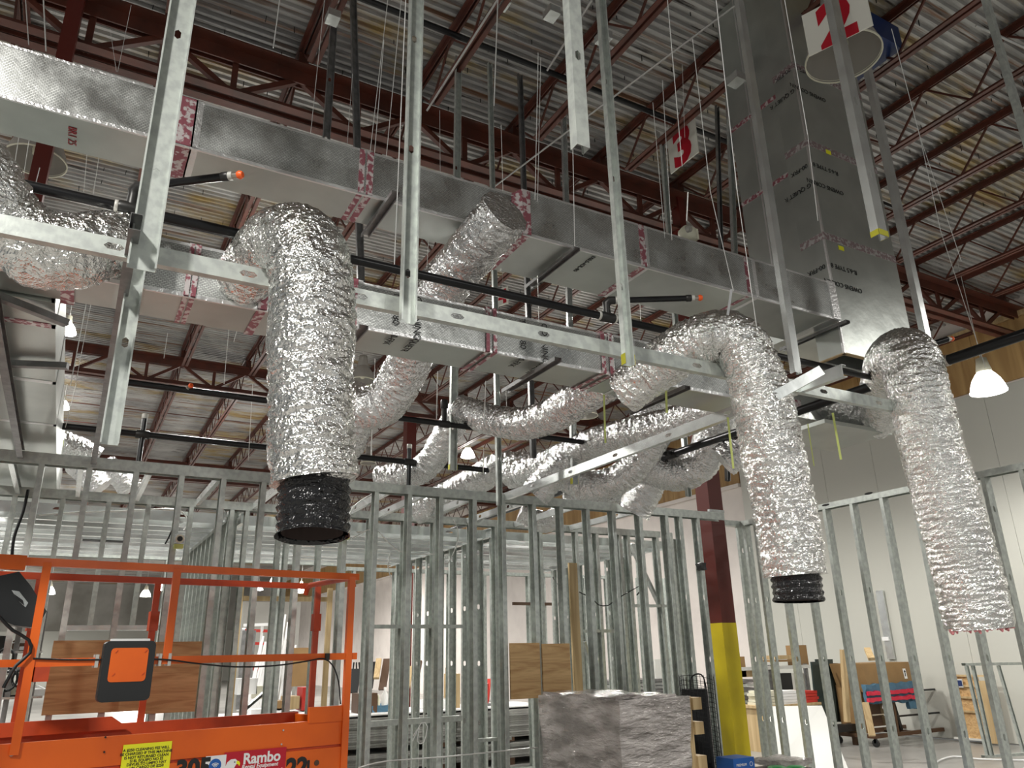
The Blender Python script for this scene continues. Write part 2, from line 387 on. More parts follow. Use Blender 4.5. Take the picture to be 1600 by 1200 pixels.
m = MB(); m.box((-30, 69.93, 0), (14, 70, 3.9)); m.build('wainscot', 'wallboard', wf)

# joist girders
def girder(Y, label):
    t = thing('joist_girder', label, 'girder', (0, Y, 6.6), 'joist girders')
    m = MB()
    for s in (-1, 1):
        m.box((-15, Y+s*.10-.07, 7.14), (13.93, Y+s*.10+.07, 7.155)); m.box((-15, Y+s*.035-.008, 7.0), (13.93, Y+s*.035+.008, 7.155))
    m.build('top_chord', 'red', t); m = MB()
    for s in (-1, 1):
        m.box((-15, Y+s*.085-.055, 6.60), (13.93, Y+s*.085+.055, 6.612)); m.box((-15, Y+s*.035-.007, 6.60), (13.93, Y+s*.035+.007, 6.71))
    m.build('bottom_chord', 'red', t)
    X = .05-1.22*12; md = {}
    while X < 12.7:
        for key, p, q in (('a', (0, 0, 7.06), (.61, 0, 6.65)), ('b', (.61, 0, 6.65), (.61, 0, 7.06)), ('c', (.61, 0, 6.65), (1.22, 0, 7.06))):
            if key not in md:
                mm = MB(); mm.beam(p, q, .055, .055 if key != 'b' else .04); md[key] = mm.mesh('web_member', 'red')
            link_mesh('web_member', md[key], t, (X, Y, 0))
        X += 1.22
GY = [6.42, 15.3, 24.2, 33.1, 42.0]
for Y, l in zip(GY, ('rust red joist girder carried by the numbered red column, nearest the camera', 'rust red joist girder beyond the far end of the ducts, second from the camera',
                     'rust red joist girder third from the camera', 'rust red joist girder fourth from the camera', 'rust red joist girder farthest from the camera')):
    girder(Y, l)
# open-web joists: one per line and bay
def joist_meshes(y0, y1):
    a = MB(); L = y1-y0
    for s in (-1, 1):
        a.box((s*.035-.022, 0, 7.36), (s*.035+.022, L, 7.372)); a.box((s*.015-.004, 0, 7.30), (s*.015+.004, L, 7.37))
    for e in (0, L-.12): a.box((-.05, e, 7.16), (.05, e+.12, 7.31))
    b = MB()
    for s in (-1, 1):
        b.box((s*.035-.022, .55, 6.84), (s*.035+.022, L-.55, 6.850)); b.box((s*.015-.004, .55, 6.84), (s*.015+.004, L-.55, 6.89))
    w = MB(); pts = []; y = .08; top = True; n = int((L-.16)/.42); st = (L-.16)/n
    for i in range(n+1):
        pts.append((0, y+i*st, 7.33 if i % 2 == 0 else 6.87))
    if n % 2: pts[-1] = (0, y+n*st, 7.33)
    for p, q in zip(pts, pts[1:]): w.beam(p, q, .020, .020)
    return a.mesh('top_chord', 'red'), b.mesh('bottom_chord', 'red'), w.mesh('web_rod', 'red')
bays = [(-2.5, GY[0])]+list(zip(GY, GY[1:]))
bl = ['in the bay over the camera', 'between the first and second girders', 'between the second and third girders', 'between the third and fourth girders', 'beyond the fourth girder']
for bi, (y0, y1) in enumerate(bays):
    ms = joist_meshes(y0, y1)
    for k in range(-1 if bi < 2 else -6, 12):
        X = .05+1.22*k
        if X > 13.9: continue
        if bi == 0 and X < -1.3: continue
        t = thing('roof_joist', 'rust red open-web steel joist under the metal deck '+bl[bi], 'joist', (X, y0, 7.3), 'roof joists '+bl[bi])
        for nme, me in zip(('top_chord', 'bottom_chord', 'web_rod'), ms): link_mesh(nme, me, t, (X, y0, 0))
m = MB()
for yy in (2.0, 10.8, 19.7):
    for zz in (7.32, 6.87): m.tube([(-8, yy, zz), (13.9, yy, zz)], .011, 6)
tag(m.build('bridging_rods', 'red'), 'thin red bridging rods crossing all the roof joists', 'bracing', kind='stuff')
m = MB(); rnd = random.Random(3)
for i in range(46):
    for j in range(38):
        if rnd.random() < .5: continue
        x = -2.5+i*.3+rnd.uniform(-.05, .05); y = 1.2+j*.33+rnd.uniform(-.03, .03); m.beam((x, y, DZ+.03), (x+rnd.uniform(-.006, .006), y, DZ-.045), .007, .007)
tag(m.build('deck_screws', 'ink'), 'scattered dark screw tips poking through the roof deck', 'screws', kind='stuff')
# columns
def column(X, Y, s, lower, label, ztop=6.6):
    t = thing('steel_column', label, 'column', (X, Y, 0))
    if lower:
        m = MB(); m.box((X-s/2-.002, Y-s/2-.002, .02), (X+s/2+.002, Y+s/2+.002, 1.86)); m.build('yellow_base', 'yellow', t)
    m = MB(); m.box((X-s/2, Y-s/2, 1.86 if lower else 0), (X+s/2, Y+s/2, ztop)); m.build('shaft', 'redcol', t)
    m = MB(); m.box((X-s/2-.07, Y-s/2-.07, 0), (X+s/2+.07, Y+s/2+.07, .02)); m.build('base_plate', 'redcol', t)
    m = MB(); m.box((X-s/2-.05, Y-s/2-.02, ztop-.015), (X+s/2+.05, Y+s/2+.02, ztop)); m.build('cap_plate', 'redcol', t)
    return t
pc = at(1131, 1000, Y=6.32)
COLX = pc.x+.1
column(COLX, 6.42, .2, True, 'dark red steel column with a yellow painted base, right of the stud wall')
m = MB(); m.box((COLX-.05, 6.35, 6.6), (COLX+.05, 6.49, 7.3)); tag(m.build('column_stub', 'redcol'), 'short red column stub above the girder at the yellow-based column', 'column')
pl = at(62, 300, Y=6.42)
column(pl.x, 6.17, .115, True, 'dark red column behind the ducts at the far left', 7.3)
p2 = at(640, 690, Y=15.3)
column(p2.x, 15.3, .22, False, 'dark red column far behind the middle flexible ducts')
p3 = at(1062, 340, Y=6.42)
# right-angled view of column tops is hidden by the girders
# ================================================================== DUCTWORK
def bx(t, name, a, b, mt, **k):
    m = MB(); m.box(a, b); return m.build(name, mt, t, **k)
def band(t, x, w, y0, y1, z0, z1, mt='tape', name='seam_tape'):
    """tape right round a duct that runs along x"""
    e = .002; m = MB()
    m.box((x-w/2, y0-e, z0-e), (x+w/2, y0, z1+e)); m.box((x-w/2, y0-e, z0-e), (x+w/2, y1+e, z0)); m.box((x-w/2, y0-e, z1), (x+w/2, y1+e, z1+e)); m.box((x-w/2, y1, z0-e), (x+w/2, y1+e, z1+e))
    m.build(name, mt, t)
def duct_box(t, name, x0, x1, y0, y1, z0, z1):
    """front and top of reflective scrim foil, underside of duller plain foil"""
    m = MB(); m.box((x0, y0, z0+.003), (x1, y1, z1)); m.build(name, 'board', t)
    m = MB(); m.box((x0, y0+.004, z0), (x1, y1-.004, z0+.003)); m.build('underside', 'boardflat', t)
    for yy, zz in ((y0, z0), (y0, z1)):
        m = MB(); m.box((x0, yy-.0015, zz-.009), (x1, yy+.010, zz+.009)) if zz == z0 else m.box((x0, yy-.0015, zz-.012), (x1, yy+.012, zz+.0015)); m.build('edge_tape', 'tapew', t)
def lid(px, py, Y): return at(px, py, Y=Y).x
t = thing('supply_duct', 'long upper rectangular foil-faced duct crossing the picture into the tall riser', 'duct', (0, 3.3, 3.84))
xs = lid(815, 340, 3.3)
duct_box(t, 'duct_section', -1.9, xs, 3.31, 3.60, 3.85, 4.112)
duct_box(t, 'duct_section', xs, 4.635, 3.285, 3.75, 3.855, 4.15)
m = MB(); m.add([(xs-.06, 3.309, 3.849), (xs-.06, 3.601, 3.849), (xs-.06, 3.601, 4.113), (xs-.06, 3.309, 4.113), (xs, 3.283, 3.853), (xs, 3.752, 3.853), (xs, 3.752, 4.152), (xs, 3.283, 4.152)],
      [(0, 3, 7, 4), (0, 4, 5, 1), (1, 5, 6, 2), (3, 2, 6, 7)]); m.build('joint_collar', 'tape', t)
for px, w, mt in ((283, .075, 'tape'), (301, .035, 'tapew'), (566, .03, 'tape'), (579, .035, 'tape')):
    band(t, lid(px, 250, 3.31), w, 3.31, 3.60, 3.85, 4.112, mt)
for px, w, mt in ((826, .05, 'tape'), (1007, .045, 'tape'), (1014, .02, 'tapew'), (1166, .03, 'tape'), (1178, .03, 'tapew')):
    band(t, lid(px, 420, 3.285), w, 3.285, 3.75, 3.855, 4.15, mt)
bx(t, 'end_flange', (4.56, 3.275, 3.85), (4.638, 3.76, 4.155), 'tapew')
p = at(107, 190, Z=3.85)
text_mesh('printed_lettering', 'BR1 25', .05, 'inkred', t, (p.x, 3.40, 3.848), (0, 1, 0), (1, 0, 0))
p = at(860, 432, Z=3.855); text_mesh('printed_lettering', 'IX0,5-/OL-90', .04, 'ink', t, (at(925, 400, Z=3.855).x, 3.32, 3.853), (0, 1, 0), (1, 0, 0))
# support channels under the upper duct
def strut(px, y, y0, y1, z, label, wires=True):
    X = at(px, y, Z=z).x
    tt = thing('support_channel', label, 'bracket', (X, y0, z-.03))
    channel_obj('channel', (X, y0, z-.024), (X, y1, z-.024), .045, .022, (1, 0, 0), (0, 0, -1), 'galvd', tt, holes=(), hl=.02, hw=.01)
    return X
strut(592, 330, 3.18, 3.66, 3.85, 'grey support channel under the upper duct beside the tall crumpled flexible duct')
strut(870, 405, 3.24, 3.80, 3.855, 'grey support channel under the upper duct, middle of the picture')
strut(1290, 510, 3.22, 3.84, 3.85, 'grey support channel under the upper duct where it meets the riser')
# riser
RX0, RX1, RY = 4.64, 5.50, 3.30
ryb = at(1228, 250, X=RX0).y; ryc = at(1147, 250, X=RX0).y
t = thing('riser_duct', 'tall foil-faced duct riser going up to the roof, open at the bottom', 'duct', ((RX0+RX1)/2, 3.6, 3.6))
e = .028
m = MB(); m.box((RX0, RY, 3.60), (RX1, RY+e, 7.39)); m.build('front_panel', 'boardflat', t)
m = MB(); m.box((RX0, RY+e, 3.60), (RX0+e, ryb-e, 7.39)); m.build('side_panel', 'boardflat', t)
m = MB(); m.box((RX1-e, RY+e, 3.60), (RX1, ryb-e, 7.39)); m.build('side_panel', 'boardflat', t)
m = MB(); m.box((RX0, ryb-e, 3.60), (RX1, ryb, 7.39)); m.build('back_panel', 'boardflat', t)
m = MB(); m.box((RX0+e, RY+e, 3.75), (RX1-e, ryb-e, 3.76)); m.build('black_inner_sheet', 'ink', t)  # black sheet across the opening, standing in for the riser's black interior
m = MB(); m.box((RX0-.002, RY-.002, 3.60), (RX0+.014, RY+.014, 7.39)); m.build('corner_tape', 'tapew', t)
m = MB()
for a, b in (((RX0, RY-.001, 3.597), (RX1, RY+e, 3.606)), ((RX0-.001, RY, 3.597), (RX0+e, ryb, 3.606))): m.box(a, b)
m.build('cut_edge', 'lumber', t)
for (px, py) in ((1300, 372), (1276, 228), (1258, 110)):
    z = at(px, py, Y=RY).z; m = MB()
    m.box((RX0-.003, RY-.003, z-.03), (RX1+.002, RY, z+.03)); m.box((RX0-.003, RY, z-.03), (RX0, ryb, z+.03)); m.build('seam_tape', 'tapeold', t)
for (px, py) in ((1314, 388), (1294, 238), (1276, 98)):
    p = at(px, py, Y=RY); m = MB(); m.box((p.x-.03, RY-.004, p.z-.018), (p.x+.03, RY-.001, p.z+.018)); m.build('sticker', 'paper', t)
for (a, b) in (((1345, 452), (1341, 428)), ((1322, 302), (1318, 276)), ((1300, 160), (1297, 132))):
    p = at(*a, Y=RY); q = at(*b, Y=RY)
    text_mesh('printed_lettering', 'OWENS CORNIN', .055, 'ink', t, (RX0+.34, RY-.003, p.z), (-1, 0, 0), (0, 0, -1))
    text_mesh('printed_lettering', 'R-6.5 TYPE 8', .055, 'ink', t, (RX0+.32, RY-.003, q.z+.02), (-1, 0, 0), (0, 0, -1))
    text_mesh('printed_lettering', 'G QUIET R', .055, 'ink', t, (RX0-.003, RY+.03, p.z), (0, 1, 0), (0, 0, -1))
    text_mesh('printed_lettering', '00-FRK', .055, 'ink', t, (RX0-.003, RY+.03, q.z+.02), (0, 1, 0), (0, 0, -1))
t = thing('riser_duct', 'second foil-faced riser close behind the tall open-bottomed riser', 'duct', (5.1, ryb+.3, 4.0))
m = MB(); m.box((RX0+.02, ryb+.01, 3.9), (RX1, ryc, 7.39)); m.build('duct_body', 'boardflat', t)
m = MB(); m.box((RX0+.017, ryb+.30, 3.9), (RX0+.02, ryb+.315, 7.39)); m.build('seam_tape', 'tapew', t)
for (px, py) in ((1190, 168), (1190, 300)):
    z = at(px, py, X=RX0+.02).z; m = MB(); m.box((RX0+.016, ryb+.01, z-.02), (RX0+.02, ryc, z+.02)); m.build('seam_tape', 'tape', t)
# lower duct
t = thing('supply_duct', 'lower rectangular foil-faced duct with black lettering behind the steel track', 'duct', (0, 3.2, 3.05))
LX = [-1.7, .09, lid(565, 480, 3.2), lid(960, 560, 3.2), 3.62]
for i, (a, b) in enumerate(zip(LX, LX[1:])):
    duct_box(t, 'duct_section', a, b, 3.20-.006*(i % 2), 3.49+.006*(i % 2), 3.055-.005*(i % 2), 3.285+.006*(i % 2))
for px, w, mt in ((96, .05, 'tape'), (288, .02, 'tape'), (299, .02, 'tape'), (410, .04, 'tape'), (553, .03, 'tape'), (762, .02, 'tape'), (773, .02, 'tape'), (938, .025, 'tape'), (950, .025, 'tape'), (985, .02, 'tapew')):
    band(t, lid(px, 480, 3.19), w, 3.19, 3.50, 3.047, 3.293, mt)
for px, s1, s2 in ((614, 'TYPE 80', '0-FRK'), (648, 'CORNING', 'QUIETR'), (812, 'TYPE 80', '0-FRK'), (846, 'CORNING', 'QUIETR')):
    X = lid(px, 500, 3.19)
    text_mesh('printed_lettering', s1, .05, 'ink', t, (X, 3.190, 3.27), (0, 0, -1), (1, 0, 0))
    text_mesh('printed_lettering', s2, .05, 'ink', t, (X, 3.20, 3.044), (0, 1, 0), (1, 0, 0))
p = at(8, 378, Y=3.19); text_mesh('printed_lettering', 'OWENS', .045, 'ink', t, (p.x, 3.190, 3.24), (0, 0, -1), (1, 0, 0))
text_mesh('printed_lettering', 'TYPE', .045, 'ink', t, (p.x-.1, 3.190, 3.24), (0, 0, -1), (1, 0, 0))
strut(558, 512, 3.1, 3.56, 3.047, 'dark support channel under the lower duct just right of the tall flexible duct')
strut(822, 582, 3.05, 3.62, 3.047, 'grey support channel under the lower duct with its pale end showing')
strut(1042, 610, 3.1, 3.66, 3.047, 'grey support channel under the right end of the lower duct')
# trunk running away at the left
t = thing('trunk_duct', 'wide foil-faced trunk duct running away at the left edge', 'duct', (-.6, 5, 3.04))
m = MB(); m.box((-.74, 3.50, 3.04), (-.235, 8.5, 3.34)); m.build('duct_body', 'boardflat', t)
for yy in (3.75, 4.6, 5.5, 6.6):
    m = MB(); m.box((-.743, yy, 3.037), (-.232, yy+.05, 3.343)); m.build('seam_tape', 'tape' if yy < 4 else 'tapew', t)
m = MB(); m.box((-.247, 3.5, 3.037), (-.232, 8.5, 3.343)); m.build('corner_tape', 'boardflat', t)
for a, b, l in (((-10, 460), (104, 505), 'dark strut slanting under the left trunk duct, nearer one'), ((-10, 567), (106, 572), 'dark strut under the left trunk duct, farther one')):
    m = MB(); m.beam(at(*a, Z=3.01), at(*b, Z=3.01), .035, .03); tag(m.build('support_channel', 'galvd'), l, 'bracket')
# plenum at the right end
t = thing('plenum_box', 'foil-faced plenum box with red tape below the riser', 'duct', (4.9, 4.0, 3.1))
m = MB(); m.box((4.75, 3.9, 3.30), (5.19, 4.3, 3.58)); m.build('box_body', 'board', t)
m = MB(); m.box((4.745, 3.895, 3.34), (4.83, 4.305, 3.44)); m.build('seam_tape', 'tape', t)
m = MB(); m.box((4.72, 3.62, 3.17), (5.5, 4.2, 3.20)); m.build('bottom_tray', 'boardflat', t)

# flexible ducts
def flexduct(label, pts, r, mt='foilfar', step=.012, n=56, seed=0., amp=.010, fine=.005, group=None, **kw):
    w = [at(p[0], p[1], Y=p[2]) if (len(p) == 3 or p[3] == 'Y') else at(p[0], p[1], D=p[2]) for p in pts]
    t = thing('flexible_duct', label, 'duct', w[-1], group)
    m = MB(); path = flex_mesh(m, w, r, step, n, seed, amp, fine, **kw); m.build('foil_sleeve', mt, t)
    return t, path
def core(t, c, d, L, r, mt='blackfilm'):
    d = V(d).normalized(); m = MB(); pts = [c+d*(L*k/8) for k in range(-2, 9)]
    flex_mesh(m, pts, r, .006, 72, 3.3, .004, .003, ring=.006, pitch=.030, freq=25); m.build('black_inner_core', mt, t)
    m = MB(); m.tube([c, c+d*(L-.01)], r-.012, 28, cap=False)
    m.tube([c+d*(L*.45), c+d*(L*.46)], r-.013, 28); m.build('core_lining', 'core', t)
S = dict(step=.0065, n=150)
t1, path = flexduct('big crumpled silver flexible duct hanging at the left with a black ribbed end', [(378, 438, 3.22), (408, 402, 2.98), (448, 376, 2.66), (480, 398, 2.44), (488, 470, 2.40), (486, 600, 2.40), (488, 700, 2.40), (492, 752, 2.40)],
                    (.115, .120, .128, .135, .132, .135, .128, .130), 'foil', seed=.3, amp=.010, fine=.0045, **S)
c = path[-1]; core(t1, c, at(487, 850, Y=2.38)-c, (at(487, 838, Y=2.38)-c).length, .106)
m = MB(); m.tube([c+V((0, 0, .012)), c-V((0, 0, .004))], [.128, .108], 40, cap=False); m.build('sleeve_hem', 'foil', t1)
t2, path = flexduct('crumpled silver flexible duct arching over the track at the right centre, black end', [(975, 612, 3.2), (1030, 572, 2.98), (1090, 535, 2.76), (1145, 530, 2.62), (1180, 585, 2.58), (1203, 690, 2.56), (1224, 790, 2.56), (1243, 900, 2.56)],
                    (.12, .125, .13, .135, .14, .142, .142, .135), 'foil', seed=5.1, amp=.010, fine=.0045, **S)
c = path[-1]; core(t2, c, at(1249, 950, Y=2.56)-c, (at(1249, 940, Y=2.56)-c).length, .108)
t3, path = flexduct('crumpled silver flexible duct hanging farthest right with torn pink insulation at its end', [(1372, 662, 3.7), (1380, 610, 3.3), (1393, 572, 2.95), (1418, 556, 2.68), (1434, 610, 2.60), (1456, 700, 2.6), (1484, 800, 2.6), (1511, 895, 2.6), (1533, 982, 2.6)],
                    (.12, .13, .15, .165, .165, .163, .165, .17, .165), 'foil', seed=9.7, amp=.010, fine=.0045, **S)
c = path[-1]; m = MB(); m.tube([c+V((0, 0, .07)), c-V((0, 0, .004))], [.12, .16], 40, cap=False)
for k in range(26):
    a = random.uniform(2.2, 4.6); rr = .155; p = c+V((rr*math.cos(a), rr*math.sin(a), random.uniform(-.006, .006))); m.tube([p, p+V((random.uniform(-.01, .01), -.004, -random.uniform(.006, .03)))], [.014, .004], 6)
m.build('pink_insulation', 'pink', t3)
flexduct('silver flexible duct curving down behind the track at the far left, orange glint on it', [(-60, 240, 2.9), (-22, 300, 2.93), (10, 350, 2.98), (60, 388, 3.0), (115, 392, 3.02), (165, 380, 3.05), (205, 372, 3.12)],
         (.12, .125, .13, .135, .135, .115, .10), 'foil', seed=2.2, step=.008, n=110)
fl = [
 ('silver flexible duct dropping from the upper duct behind the lower duct to an elbow', [(790, 330, 4.05, 'D'), (745, 385, 4.2, 'D'), (700, 440, 4.4, 'D'), (655, 520, 4.6, 'D'), (633, 580, 4.8, 'D'), (602, 628, 4.9, 'D'), (562, 640, 4.9, 'D')], .125),
 ('short silver flexible duct slanting down behind the big left one', [(540, 610, 5.0, 'D'), (552, 650, 5.1, 'D'), (536, 700, 5.2, 'D')], .12),
 ('silver flexible duct sagging leftwards from the lower duct to the middle hanging stud', [(985, 575, 4.6, 'D'), (905, 622, 5.0, 'D'), (865, 648, 5.3, 'D'), (815, 662, 5.7, 'D'), (768, 656, 6.0, 'D'), (718, 640, 6.2, 'D')], .105),
 ('silver flexible duct bending down to the stud wall top left of the middle hanging stud', [(722, 640, 7.0, 'D'), (697, 680, 7.1, 'D'), (672, 722, 7.2, 'D'), (640, 742, 7.3, 'D'), (592, 748, 7.4, 'D')], .115),
 ('long silver flexible duct running right to left behind the slanting header', [(1140, 622, 5.4, 'D'), (1065, 657, 5.9, 'D'), (1005, 673, 6.2, 'D'), (935, 690, 6.6, 'D'), (880, 714, 7.0, 'D'), (840, 732, 7.2, 'D'), (795, 742, 7.4, 'D')], .118),
 ('silver flexible duct reaching down to the stud wall top in the centre', [(860, 735, 7.4, 'D'), (785, 730, 7.6, 'D'), (745, 750, 7.7, 'D'), (700, 775, 7.8, 'D'), (650, 797, 7.9, 'D')], .135),
 ('silver flexible duct with a deep sag right under the slanting header', [(1028, 675, 6.8, 'D'), (1004, 714, 6.9, 'D'), (970, 747, 7.0, 'D'), (930, 759, 7.1, 'D'), (892, 750, 7.2, 'D'), (858, 730, 7.3, 'D')], .125),
 ('silver flexible duct hanging in a bend left of the red column top', [(1142, 605, 6.9, 'D'), (1116, 674, 7.0, 'D'), (1094, 724, 7.1, 'D'), (1056, 740, 7.2, 'D'), (1005, 728, 7.3, 'D')], .15),
 ('short silver flexible duct end pointing down over the stud wall near the plywood band', [(1022, 738, 7.4, 'D'), (1008, 765, 7.4, 'D'), (990, 800, 7.4, 'D')], .15),
 ('silver flexible duct elbow touching the stud wall top right of centre', [(890, 722, 6.9, 'D'), (862, 742, 6.9, 'D'), (836, 772, 6.9, 'D')], .125),
 ('thin silver flexible duct lying low behind the sagging ones', [(1010, 748, 8.0, 'D'), (975, 770, 8.0, 'D'), (930, 780, 8.0, 'D'), (880, 776, 8.0, 'D')], .10),
 ('silver flexible duct end poking through above the room joists, left of the corner studs', [(875, 805, 8.3, 'D'), (850, 815, 8.3, 'D'), (812, 800, 8.3, 'D')], .10),
 ('silver flexible duct emerging at the upper left of the lower duct end', [(1045, 605, 7.6, 'D'), (1012, 645, 7.6, 'D'), (990, 680, 7.6, 'D')], .12),
 ('small silver flexible duct peeping out between the right arch and the red column', [(1196, 672, 6.5, 'D'), (1165, 694, 6.5, 'D'), (1130, 722, 6.5, 'D')], .125),
 ('silver flexible duct bent upward from the plenum tray at the right', [(1275, 625, 6.2, 'D'), (1310, 640, 6.2, 'D'), (1350, 648, 6.2, 'D'), (1392, 632, 6.2, 'D')], .12),
 ('bright silver flexible duct sloping down from the end of the left trunk duct', [(88, 688, 7.3, 'D'), (118, 700, 7.4, 'D'), (152, 716, 7.5, 'D')], .10),
 ('silver flexible duct behind the left stud wall top plate, nearer the orange lift corner', [(118, 722, 8.4, 'D'), (140, 742, 8.4, 'D'), (160, 762, 8.4, 'D')], .12),
 ('silver flexible duct behind the left stud wall top plate, under the square drop pipe', [(165, 728, 8.8, 'D'), (190, 745, 8.8, 'D'), (205, 765, 8.8, 'D')], .12)]
for i, (l, p, r) in enumerate(fl):
    flexduct(l, p, r, 'foilfar', seed=11.3*i+1, step=.0085, n=64, amp=.014, fine=.008, freq=24, lowf=.35)
# ================================================================== SPRINKLER PIPES
def pipe(name, label, pts, r, cat='pipe'):
    t = thing(name, label, cat, pts[0]); m = MB(); m.tube(pts, r, 14); m.build('pipe_run', 'blackpipe', t); return t
def fitting(t, c, d, r, L, mt='fit', name='pipe_fitting'):
    c = V(c); d = V(d).normalized()*L/2; m = MB(); m.tube([c-d, c-d*.8, c+d*.8, c+d], [r*.9, r, r, r*.9], 14); m.build(name, mt, t)
def head(t, p, d):
    d = V(d).normalized(); m = MB(); m.tube([p, p+d*.02], .017, 12); m.build('head_socket', 'sealant', t)
    m = MB(); m.tube([p+d*.02, p+d*.045], .012, 10); m.build('sprinkler_head', 'brass', t)
    m = MB(); m.tube([p+d*.04, p+d*.05, p+d*.062], [.014, .018, .012], 10); m.build('protective_cap', 'cap', t)
A_ = V((1, 0, 0)); B_ = V((0, 1, 0)); U_ = V((0, 0, 1))
PX, PZ = 4.66, 3.3
t = pipe('sprinkler_pipe', 'long black sprinkler branch pipe running between the two foil ducts', [(-1.6, 3.03, PZ), (PX, 3.03, PZ)], .021)
for px, py, a, b in ((205, 322, (205, 294), (352, 276)), (948, 486, (948, 470), (1076, 466))):
    X = at(px, py, Y=3.03).x; c = V((X, 3.03, PZ)); top = V((X, 3.03, 3.40))
    fitting(t, c, A_, .028, .09); fitting(t, c+V((-.052, 0, 0)), A_, .025, .014, 'sealant'); fitting(t, c+V((.052, 0, 0)), A_, .025, .014, 'sealant')
    e = at(*b, Z=3.40); d = (e-top).normalized()
    m = MB(); m.tube([c, c+U_*.06, top-U_*.02, top+d*.02, top+d*.05], [.024, .02, .024, .024, .022], 12); m.build('elbow', 'fit', t)
    m = MB(); m.tube([top+d*.04, e], .0165, 12); m.build('sprig_pipe', 'blackpipe', t)
    fitting(t, top+d*.06, d, .021, .02, 'sealant'); fitting(t, e, d, .019, .03); head(t, e+d*.012, d)
X = at(135, 0, Y=3.03).x
t = pipe('sprinkler_main', 'thick black sprinkler main crossing at the right toward the column', [(PX, 1.2, PZ), (PX, 12, PZ)], .034)
for yy in (3.03, 5.25, 6.53): fitting(t, (PX, yy, PZ), B_, .043, .12); fitting(t, (PX-.07, yy, PZ), A_, .035, .05)
for yy in (3.4, 4.3, 2.6): fitting(t, (PX, yy, PZ), B_, .037, .025, 'brass', 'pipe_clamp')
t = pipe('sprinkler_pipe', 'black sprinkler branch pipe behind the lower duct, passing the left flexible duct', [(.05, 5.25, PZ), (PX, 5.25, PZ)], .022)
X = at(694, 665, Y=5.25).x; fitting(t, (X, 5.25, PZ), A_, .03, .09); m = MB(); m.tube([(X, 5.25, PZ), (X, 5.25, PZ+.16)], .02, 10); m.build('riser_nipple', 'fit', t)
fitting(t, (X, 5.25, PZ+.16), U_, .03, .07)
X = at(293, 607, Y=5.25).x; head(t, V((X, 5.25, PZ+.01)), (.3, -1, .2))
t = pipe('sprinkler_pipe', 'black sprinkler branch pipe just above the near stud wall plate', [(-1.6, 6.53, PZ), (PX, 6.53, PZ)], .026)
for px in (221, 640, 985):
    X = at(px, 690, Y=6.53).x; fitting(t, (X, 6.53, PZ), A_, .035, .10)
    m = MB(); m.tube([(X, 6.53, PZ+.14), (X, 6.53, PZ-.28)], .02, 10); m.build('drop_pipe', 'blackpipe', t); fitting(t, (X, 6.53, PZ+.15), U_, .024, .04, 'sealant')
t = pipe('sprinkler_pipe', 'black pipe high under the roof deck, nearest one', [(-1, 5.24, 7.16), (9, 5.24, 7.16)], .03)
t = pipe('sprinkler_pipe', 'thin black pipe with a drop, seen under the upper duct at the left', [at(180, 330, D=9), at(372, 372, D=9.3)], .022)
p = at(415, 0, D=5)
t = pipe('sprinkler_pipe', 'black branch pipe stub with bare head right of the riser', [at(1450, 540, D=5.1), at(1480, 530, D=5.1)], .02); head(t, at(1480, 530, D=5.1), (1, -.1, .2))
# ================================================================== HANGING STUDS, TRACKS AND HEADERS
def hstud(px, py, Y, label, ztop=7.2, w=.064, fl=.032, fd=(0, -1, 0), wd=(1, 0, 0), mt='galv', tip=None, lean=(0, 0), holes=None, bent=False, hl=.022, hw=.011):
    b = at(px, py, Y=Y); L = ztop-b.z
    t = thing('hanging_stud', label, 'stud', b)
    topp = b+V((lean[0], lean[1], L))
    channel_obj('stud_channel', b, topp, w, fl, wd, fd, mt, t, holes=holes, hl=hl, hw=hw)
    if tip:
        m = MB(); x = V(wd)*(w/2+.002); f = V(fd)*fl
        for s in (-1, 1): m.beam(b+x*s+f*.5, b+x*s+f*.5+V((0, 0, tip)), .003 if wd[0] else fl, fl if wd[0] else .003, (0, 1, 0))
        m.beam(b-V(fd)*.003, b-V(fd)*.003+V((0, 0, tip)), w if wd[0] else .003, .003 if wd[0] else w, (0, 1, 0))
        m.build('painted_tip', 'paper2', t)
    if bent:
        m = MB(); m.beam(topp, topp+V((.02, .05, .10)), .06, .004, (0, 1, 0)); m.beam(topp+V((.02, .05, .10)), topp+V((.05, .09, .22)), .06, .004, (0, 1, 0)); m.build('bent_strap', 'galvb', t)
    return t
M_['paper2'] = mat('yellow_spray_paint', (.50, .47, .03), .2, .5)
hstud(220, 422, 2.60, 'wide galvanised stud hanging left, its foot over the track and the dark header', w=.090, fl=.034, holes=[.38, 1.0, 1.6, 2.2, 2.9])
hstud(170, 695, 3.05, 'galvanised stud hanging low at the left, its foot just over the wall plate', ztop=3.02+.55, w=.062, fl=.03, fd=(0, -1, 0), holes=[.40, 1.0])
hstud(635, 505, 2.62, 'galvanised stud hanging over the track just right of the big left flexible duct', w=.064, fl=.030, holes=[.22, .82, 1.42, 2.02, 2.6])
hstud(979, 572, 2.58, 'galvanised stud with a yellow-painted foot hanging over the track centre right', w=.050, fl=.030, tip=.05, holes=[.4, 1.0, 1.6, 2.2, 2.8])
hstud(912, 228, 1.75, 'short nearby galvanised stud ending high at the top centre, one flange bright', w=.052, fl=.040, fd=(0, 1, 0), holes=[.38, 1.0])
hstud(1248, 582, 2.72, 'slim galvanised stud hanging right of the arching flexible duct', w=.055, fl=.036, fd=(0, 1, 0), mt='galvb', holes=[])
hstud(1381, 368, 1.95, 'bright galvanised stud with white slots ending in front of the riser', w=.068, fl=.044, fd=(0, 1, 0), mt='galvb', tip=.03, holes=[.35, .8, 1.25], hl=.03)
